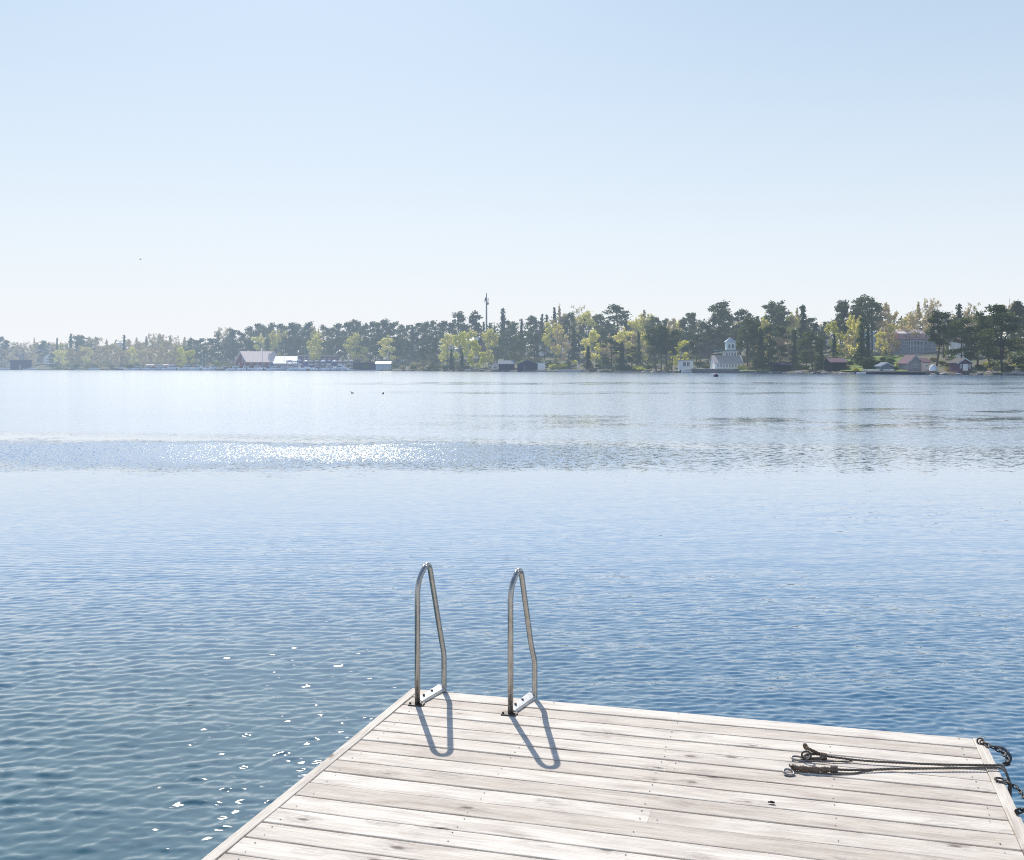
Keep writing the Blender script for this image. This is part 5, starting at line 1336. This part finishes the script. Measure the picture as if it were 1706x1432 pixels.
def boat_proto(kind):
    P = {}
    if kind == 'cruiser': L, B, Hh = 7.2, 2.5, 1.05
    elif kind == 'yacht': L, B, Hh = 10.5, 3.2, 1.5
    elif kind == 'open': L, B, Hh = 4.8, 1.9, .75
    else: L, B, Hh = 7.8, 2.3, 1.0
    parts = [('hull', hull_mesh(L, B, Hh), None)]
    cab = MB(); win = MB()
    if kind in ('cruiser', 'yacht'):
        k = 1.25 if kind == 'yacht' else 1.0
        x0, x1, w0, h0, h1 = -L*.22, L*.24, B*.38, Hh*.98, Hh + 1.15*k
        cab.add([(x0, -w0, h0), (x1 + .5, -w0*.8, h0), (x1 + .5, w0*.8, h0), (x0, w0, h0), (x0 + .1, -w0*.85, h1), (x1 - .6, -w0*.7, h1), (x1 - .6, w0*.7, h1), (x0 + .1, w0*.85, h1)], [(3,2,1,0),(4,5,6,7),(0,1,5,4),(1,2,6,5),(2,3,7,6),(3,0,4,7)])
        for sg in (-1, 1): win.add([(x0 + .4, sg*w0*.96, h0 + .45*k), (x1 - .1, sg*w0*.84, h0 + .45*k), (x1 - .5, sg*w0*.79, h0 + .88*k), (x0 + .45, sg*w0*.91, h0 + .88*k)], [(0, 1, 2, 3)])
        win.add([(x1 + .38, -w0*.72, h0 + .32*k), (x1 + .38, w0*.72, h0 + .32*k), (x1 - .34, w0*.64, h0 + .92*k), (x1 - .34, -w0*.64, h0 + .92*k)], [(0, 1, 2, 3)])
        parts += [('cabin', cab, None), ('cabin_window', win, 'dark_glass')]
        rail = MB(); pts = [(L*.1, -B*.42, Hh*1.05 + .5), (L*.36, -B*.24, Hh*1.15 + .5), (L*.48, 0, Hh*1.25 + .5), (L*.36, B*.24, Hh*1.15 + .5), (L*.1, B*.42, Hh*1.05 + .5)]
        rail.tube(pts, .035, 5)
        for p in pts: rail.tube([p, (p[0], p[1], p[2] - .55)], .025, 4)
        parts.append(('rail', rail, 'pale_zinc'))
        if kind == 'yacht':
            ar = MB(); ar.tube([(-L*.14, -w0*.9, h1 - .1), (-L*.18, -w0*.8, h1 + .9), (-L*.18, w0*.8, h1 + .9), (-L*.14, w0*.9, h1 - .1)], .10, 6); parts.append(('radar_arch', ar, None))
    elif kind == 'open':
        win.add([(.3, -B*.36, Hh), (.3, B*.36, Hh), (-.05, B*.33, Hh + .5), (-.05, -B*.33, Hh + .5)], [(0, 1, 2, 3)]); parts.append(('windscreen', win, 'dark_glass'))
        mo = MB(); mo.box((-L/2 - .35, -.2, .1), (-L/2 + .05, .2, Hh + .55)); parts.append(('outboard_motor', mo, 'black_paint'))
        se = MB(); se.box((-1.3, -B*.32, Hh*.7), (-.7, B*.32, Hh + .25)); parts.append(('seat', se, 'tarp_pink'))
    else:
        cab.add([(-L*.1, -.7, Hh), (L*.25, -.5, Hh*1.05), (L*.25, .5, Hh*1.05), (-L*.1, .7, Hh), (-L*.1, -.6, Hh + .5), (L*.18, -.42, Hh + .45), (L*.18, .42, Hh + .45), (-L*.1, .6, Hh + .5)], [(3,2,1,0),(4,5,6,7),(0,1,5,4),(1,2,6,5),(2,3,7,6),(3,0,4,7)]); parts.append(('cabin', cab, None))
        ma = MB(); ma.tube([(L*.1, 0, Hh), (L*.1, 0, 10.5)], [.10, .07], 6); ma.tube([(L*.1, -.8, 7), (L*.1, .8, 7)], .05, 5); parts.append(('mast', ma, 'boat_grey'))
        bo = MB(); bo.tube([(L*.1, 0, Hh + 1.1), (-L*.36, 0, Hh + 1.1)], .14, 7); parts.append(('boom_sail', bo, 'tarp_blue'))
    return parts
BOATS = {k: boat_proto(k) for k in ('cruiser', 'yacht', 'open', 'sail')}
MESHC = {}
def place_boat(kind, label, px, ywl, rz, mat='boat_white', sc=1.0, t=-3.0, group='boats moored in the marina', cabin=None, name=None):
    Y = shore_y(px) + t; p = at(px, ywl, Y); p.z = max(p.z, 0.0) if ywl < 613 else -0.02
    e = thing(name or {'cruiser': 'motor_boat', 'yacht': 'motor_yacht', 'open': 'open_boat', 'sail': 'sailing_boat'}[kind], label, 'boat', p, rz, group); e.scale = (sc, sc, sc)
    hull = None
    for (nm, mb, m) in BOATS[kind]:
        m = m or ((cabin or 'boat_white') if nm in ('cabin', 'radar_arch') else mat)
        key = (kind, nm, m)
        if key not in MESHC: MESHC[key] = mb.mesh(nm, m, nm == 'hull')
        par = e
        if nm == 'cabin_window' and hull: par = hull
        o = link(nm, MESHC[key], par)
        if nm == 'cabin': hull = o
    return e
def boats():
    D = math.radians
    pl = place_boat
    pl('cruiser', 'white motor boat with orange canopy at the extreme left edge', 8, 615.6, D(20), 'boat_white', .9, cabin='tan_roof')
    pl('open', 'small white boat left of the navy boathouse\'s right corner', 44, 615.6, D(200), 'boat_white', .9)
    pl('cruiser', 'white cabin boat just right of the navy boathouse', 53, 615.6, D(170), 'boat_white', .8)
    pl('open', 'low white boat on the beach below the far left white house', 131, 615.8, D(15), 'boat_white', .8)
    pl('yacht', 'white cabin boat with an orange top lying alone at left', 156, 616.0, D(8), 'boat_white', .68, cabin='tan_roof')
    pl('cruiser', 'dark-hulled cabin boat with white wheelhouse before the bare wood', 199, 616.3, D(175), 'boat_navy', .85)
    rs = random.Random(9)
    # the rows of boats at the pontoons, left to right
    seq = [(213, 'open', 'boat_white'), (222, 'sail', 'boat_white'), (231, 'cruiser', 'boat_white'), (240, 'open', 'boat_brown'), (247, 'cruiser', 'boat_white'), (259, 'open', 'boat_white'), (267, 'cruiser', 'boat_grey'), (286, 'yacht', 'boat_white'),
           (303, 'open', 'boat_grey'), (312, 'cruiser', 'boat_white'), (322, 'open', 'boat_white'), (331, 'cruiser', 'boat_white'), (339, 'sail', 'boat_navy'), (347, 'cruiser', 'boat_white'), (356, 'yacht', 'boat_white'), (368, 'open', 'boat_brown'), (375, 'cruiser', 'boat_brown'), (384, 'open', 'boat_white'), (393, 'cruiser', 'boat_white'),
           (402, 'open', 'boat_white'), (411, 'cruiser', 'boat_white'), (421, 'open', 'boat_grey'), (430, 'cruiser', 'boat_white'), (440, 'sail', 'boat_white'), (447, 'open', 'boat_navy'), (456, 'cruiser', 'boat_white'), (466, 'open', 'boat_grey'), (475, 'cruiser', 'boat_grey'), (485, 'open', 'boat_white'), (494, 'cruiser', 'boat_white'), (504, 'open', 'boat_white'), (512, 'sail', 'boat_white'),
           (520, 'open', 'boat_brown'), (529, 'cruiser', 'boat_white'), (539, 'open', 'boat_grey'), (549, 'cruiser', 'boat_white'), (559, 'open', 'boat_grey'), (568, 'cruiser', 'boat_grey'), (577, 'open', 'boat_white')]
    KN = {'open': 'open boat', 'cruiser': 'cabin boat', 'yacht': 'large motor yacht with dark windows', 'sail': 'masted sailing boat'}
    CN = {'boat_white': 'white', 'boat_grey': 'grey', 'boat_navy': 'navy', 'boat_brown': 'brown'}
    def zone(px):
        for a, b, s in ((200, 255, 'before the low brown shed'), (255, 300, 'at the end of the left pontoon'), (300, 350, 'at the pontoon near the lamp post'), (350, 396, 'just left of the red boathouse'), (396, 428, 'in front of the red boathouse gable'), (428, 462, 'in front of the boathouse long side'), (462, 500, 'in front of the white shed'), (500, 545, 'in front of the left boat racks'), (545, 590, 'in front of the right boat racks')):
            if a <= px < b: return s
    by = {}
    for q in seq: by.setdefault((CN[q[2]], KN[q[1]], zone(q[0])), []).append(q)
    for (c, kn, z), L in by.items():
        for i, (px, k, m) in enumerate(L):
            lab = f'{c} {kn} moored {z}' + (f', {ORD[i+1]} from left' if len(L) > 1 else '')
            pl(k, lab, px, 616.0 if px < 300 else 617.2, D(rs.choice([0, 180]) + rs.uniform(-35, 35)), m, rs.uniform(1.05, 1.4) * (1.0 if k != 'yacht' else .9), -4)
    # small boat end-on, out on the water before the tower house
    Y = F * CAMZ / (627.2 - HY); p = at(1191.5, 627.2, Y); p.z = 0
    e = thing('dinghy', 'tiny open boat seen end-on, alone on the water before the stone quay', 'boat', p, D(96)); e.scale = (.52, .52, .52)
    for (nm, mb, m) in BOATS['open']: link(nm, mb.mesh(nm, {'windscreen': 'boat_white', 'seat': 'orange_plastic', 'outboard_motor': 'black_paint'}.get(nm, 'boat_navy'), nm == 'hull'), e)
    for sx in (-.42, .42):
        mb = MB(); mb.tube([(.3, sx, .6), (.3, sx, 1.75)], .13, 7); mb.build('fender_post', 'boat_white', e)
    mb = MB(); mb.tube([(.3, -.5, 1.75), (.3, .5, 1.75)], .16, 7); mb.build('cross_bar', 'orange_plastic', e)
    # low boats lying at the right shore
    pl('open', 'small white boat by the stone quay left of the tower house', 1144, 621.2, D(5), 'boat_white', .9, -1.5, 'rowing boats at the right shore')
    pl('open', 'small pale boat lying at the quay wall\'s left end', 1434, 623.4, D(5), 'boat_white', .7, -1.5, 'rowing boats at the right shore')
    pl('open', 'white rowing boat drawn up before the small red cabin', 1603, 619.5, D(180), 'boat_white', .65, 3.0, 'rowing boats at the right shore')
    # covered boat on its cradle
    Y = shore_y(1555) + 4; s = Y / F; p = at(1555, 621.0, Y)
    e = thing('covered_boat', 'boat wrapped in bright white sheeting on the shore below the manor house', 'boat', p, D(62))
    L, B = 3.4, 2.4; mb = MB(); V = []; n = 9; prof = [(-.5, .6), (-.52, 1.1), (-.40, 1.9), (-.12, 2.45), (.10, 2.5), (.40, 1.95), (.5, 1.1), (.46, .6)]
    rs2 = random.Random(2)
    for i in range(n):
        u = i / (n - 1); x = -L/2 + L*u; k = (1 - abs(2*u - 1) ** 3) * .55 + .45
        V += [(x + rs2.uniform(-.05, .05), a*B*k, b*(.86 + .14*k) * 1.0 + rs2.uniform(-.05, .05)) for a, b in prof]
    m = len(prof); mb.add(V, [(i*m+k, i*m+(k+1) % m, (i+1)*m+(k+1) % m, (i+1)*m+k) for i in range(n-1) for k in range(m)] + [tuple(range(m)), tuple((n-1)*m+k for k in range(m))[::-1]])
    mb.build('cover', 'tarp_white', e)
    for x in (-1.0, 1.0):
        mb = MB(); mb.box((x - .1, -.9, -.4), (x + .1, .9, .62)); mb.build('cradle', 'jetty_wood', e)
    # racks with boats under covers
    ridx = 0
    for (a, b, nm) in ((478, 532, 'left'), (534, 590, 'right')):
        px = (a + b) / 2; t = 9.0; Y = shore_y(px) + t; s = Y / F; W = (b - a) * s
        z0 = CAMZ + (HY - 614) * s
        e = thing('boat_rack', f'three-tier steel boat rack, the {"one beside the white shed" if nm == "left" else "one beside the marina fence"}', 'rack', ((px - CX) * s, Y, z0), 0, 'steel boat racks in the marina')
        hs = [(614 - q) * s for q in (613, 608.0, 602.8)]
        for k in range(7):
            xx = -W/2 + W*k/6; mb = MB()
            for dy in (-1.1, 1.1): mb.box((xx - .09, dy - .09, -1), (xx + .09, dy + .09, hs[2] + 1.2))
            mb.build('upright', 'rack_steel', e)
        for h in hs:
            mb = MB()
            for dy in (-1.1, 1.1): mb.box((-W/2, dy - .088, h - .22), (W/2, dy + .088, h - .02))
            mb.build('beam', 'rack_steel', e)
        n = 6
        mats = ['tarp_grey', 'tarp_white', 'tarp_pink', 'tarp_grey', 'boat_white', 'tarp_grey', 'tarp_blue']
        TN = {'tarp_grey': 'grey', 'tarp_white': 'white', 'tarp_pink': 'pinkish', 'boat_white': 'off-white', 'tarp_blue': 'blue'}
        for r_, h in enumerate(hs):
            for k in range(n):
                m = mats[(ridx * 3 + k * 2 + r_) % 7]; ridx += 1
                L, B, Hc = W / n * .93, 2.1, 1.05 * rs.uniform(.8, 1.15)
                mb = MB(); V = []; q = 8
                prof = [(-.5, 0.02), (-.55, .45), (-.30, .85), (0, 1.0), (.30, .85), (.55, .45), (.5, 0.02)]
                for i in range(q):
                    u = i / (q - 1); kk = (1 - abs(2*u - 1) ** 2.6) * .75 + .25
                    V += [(-L/2 + L*u, a_*B*kk, max(.02, b_*Hc*(.35 + .65*kk)) + .0) for a_, b_ in prof]
                mm = len(prof); mb.add(V, [(i*mm+j, i*mm+(j+1) % mm, (i+1)*mm+(j+1) % mm, (i+1)*mm+j) for i in range(q-1) for j in range(mm)] + [tuple(range(mm)), tuple((q-1)*mm+j for j in range(mm))[::-1]])
                o = mb.build('stored_boat', m, None, True); o.location = ((px - CX) * s - W/2 + W*(k + .5)/n, Y, z0 + h + .01)
                tag(o, f'boat under {TN[m]} cover, {["bottom", "middle", "top"][r_]} tier, {ORD[k+1]} from left, rack by the {"white shed" if nm == "left" else "marina fence"}', 'boat', 'covered boats stored on racks')
boats()

# ------------------------------------------------------------------ birds
def loft(mb, stations, n=10, squash=1.0):
    V = []
    for (x, z, r) in stations:
        V += [(x, r*math.cos(2*PI*k/n), z + r*squash*math.sin(2*PI*k/n)) for k in range(n)]
    m = len(stations); mb.add(V, [(i*n+k, i*n+(k+1) % n, (i+1)*n+(k+1) % n, (i+1)*n+k) for i in range(m-1) for k in range(n)] + [tuple(range(n)), tuple((m-1)*n+k for k in range(n))[::-1]])
def duck(px, py, rz, label):
    Y = F * CAMZ / (py + 1.0 - HY); p = at(px, py, Y); p.z = 0
    mb = MB(); loft(mb, [(-.28, .13, .008), (-.22, .09, .05), (-.12, .05, .095), (.02, .04, .11), (.14, .06, .085), (.20, .12, .05), (.22, .19, .042), (.245, .245, .055), (.29, .25, .045), (.325, .24, .018), (.37, .235, .012), (.385, .233, .004)], 12)
    o = mb.build('duck', 'feather_dark', None, True); o.location = p; o.rotation_euler = (0, 0, rz); tag(o, label, 'duck', 'ducks on the open water')
    o.scale = (.62, .62, .62)
duck(587, 654.0, math.radians(150), 'dark duck swimming alone on the pale water, the left one of two')
duck(638, 655.0, math.radians(80), 'dark duck swimming alone on the pale water, the right one of two')
def gull():
    p = at(234, 431.5, 170)
    mb = MB(); loft(mb, [(-.26, 0, .01), (-.2, 0, .05), (-.05, 0, .085), (.1, 0, .08), (.18, .02, .05), (.24, .03, .05), (.29, .02, .02), (.33, .015, .005)], 10)
    for sg in (-1, 1):
        P = [(.10, .05), (.02, .30), (-.08, .62), (-.26, .80)]; Q = [(-.08, .05), (-.13, .28), (-.20, .55), (-.28, .80)]; Z = [.03, .13, .10, .02]
        V = [(a[0], sg*a[1], z + .008) for a, z in zip(P, Z)] + [(b[0], sg*b[1], z - .008) for b, z in zip(Q, Z)]
        mb.add(V, [(i, i+1, i+5, i+4) for i in range(3)])
    o = mb.build('seagull', 'feather_grey', None, False); o.location = p; o.scale = (.7, .7, .7); o.rotation_euler = (0, 0, math.radians(20)); tag(o, 'tiny distant bird gliding alone in the pale sky at left', 'bird')
gull()
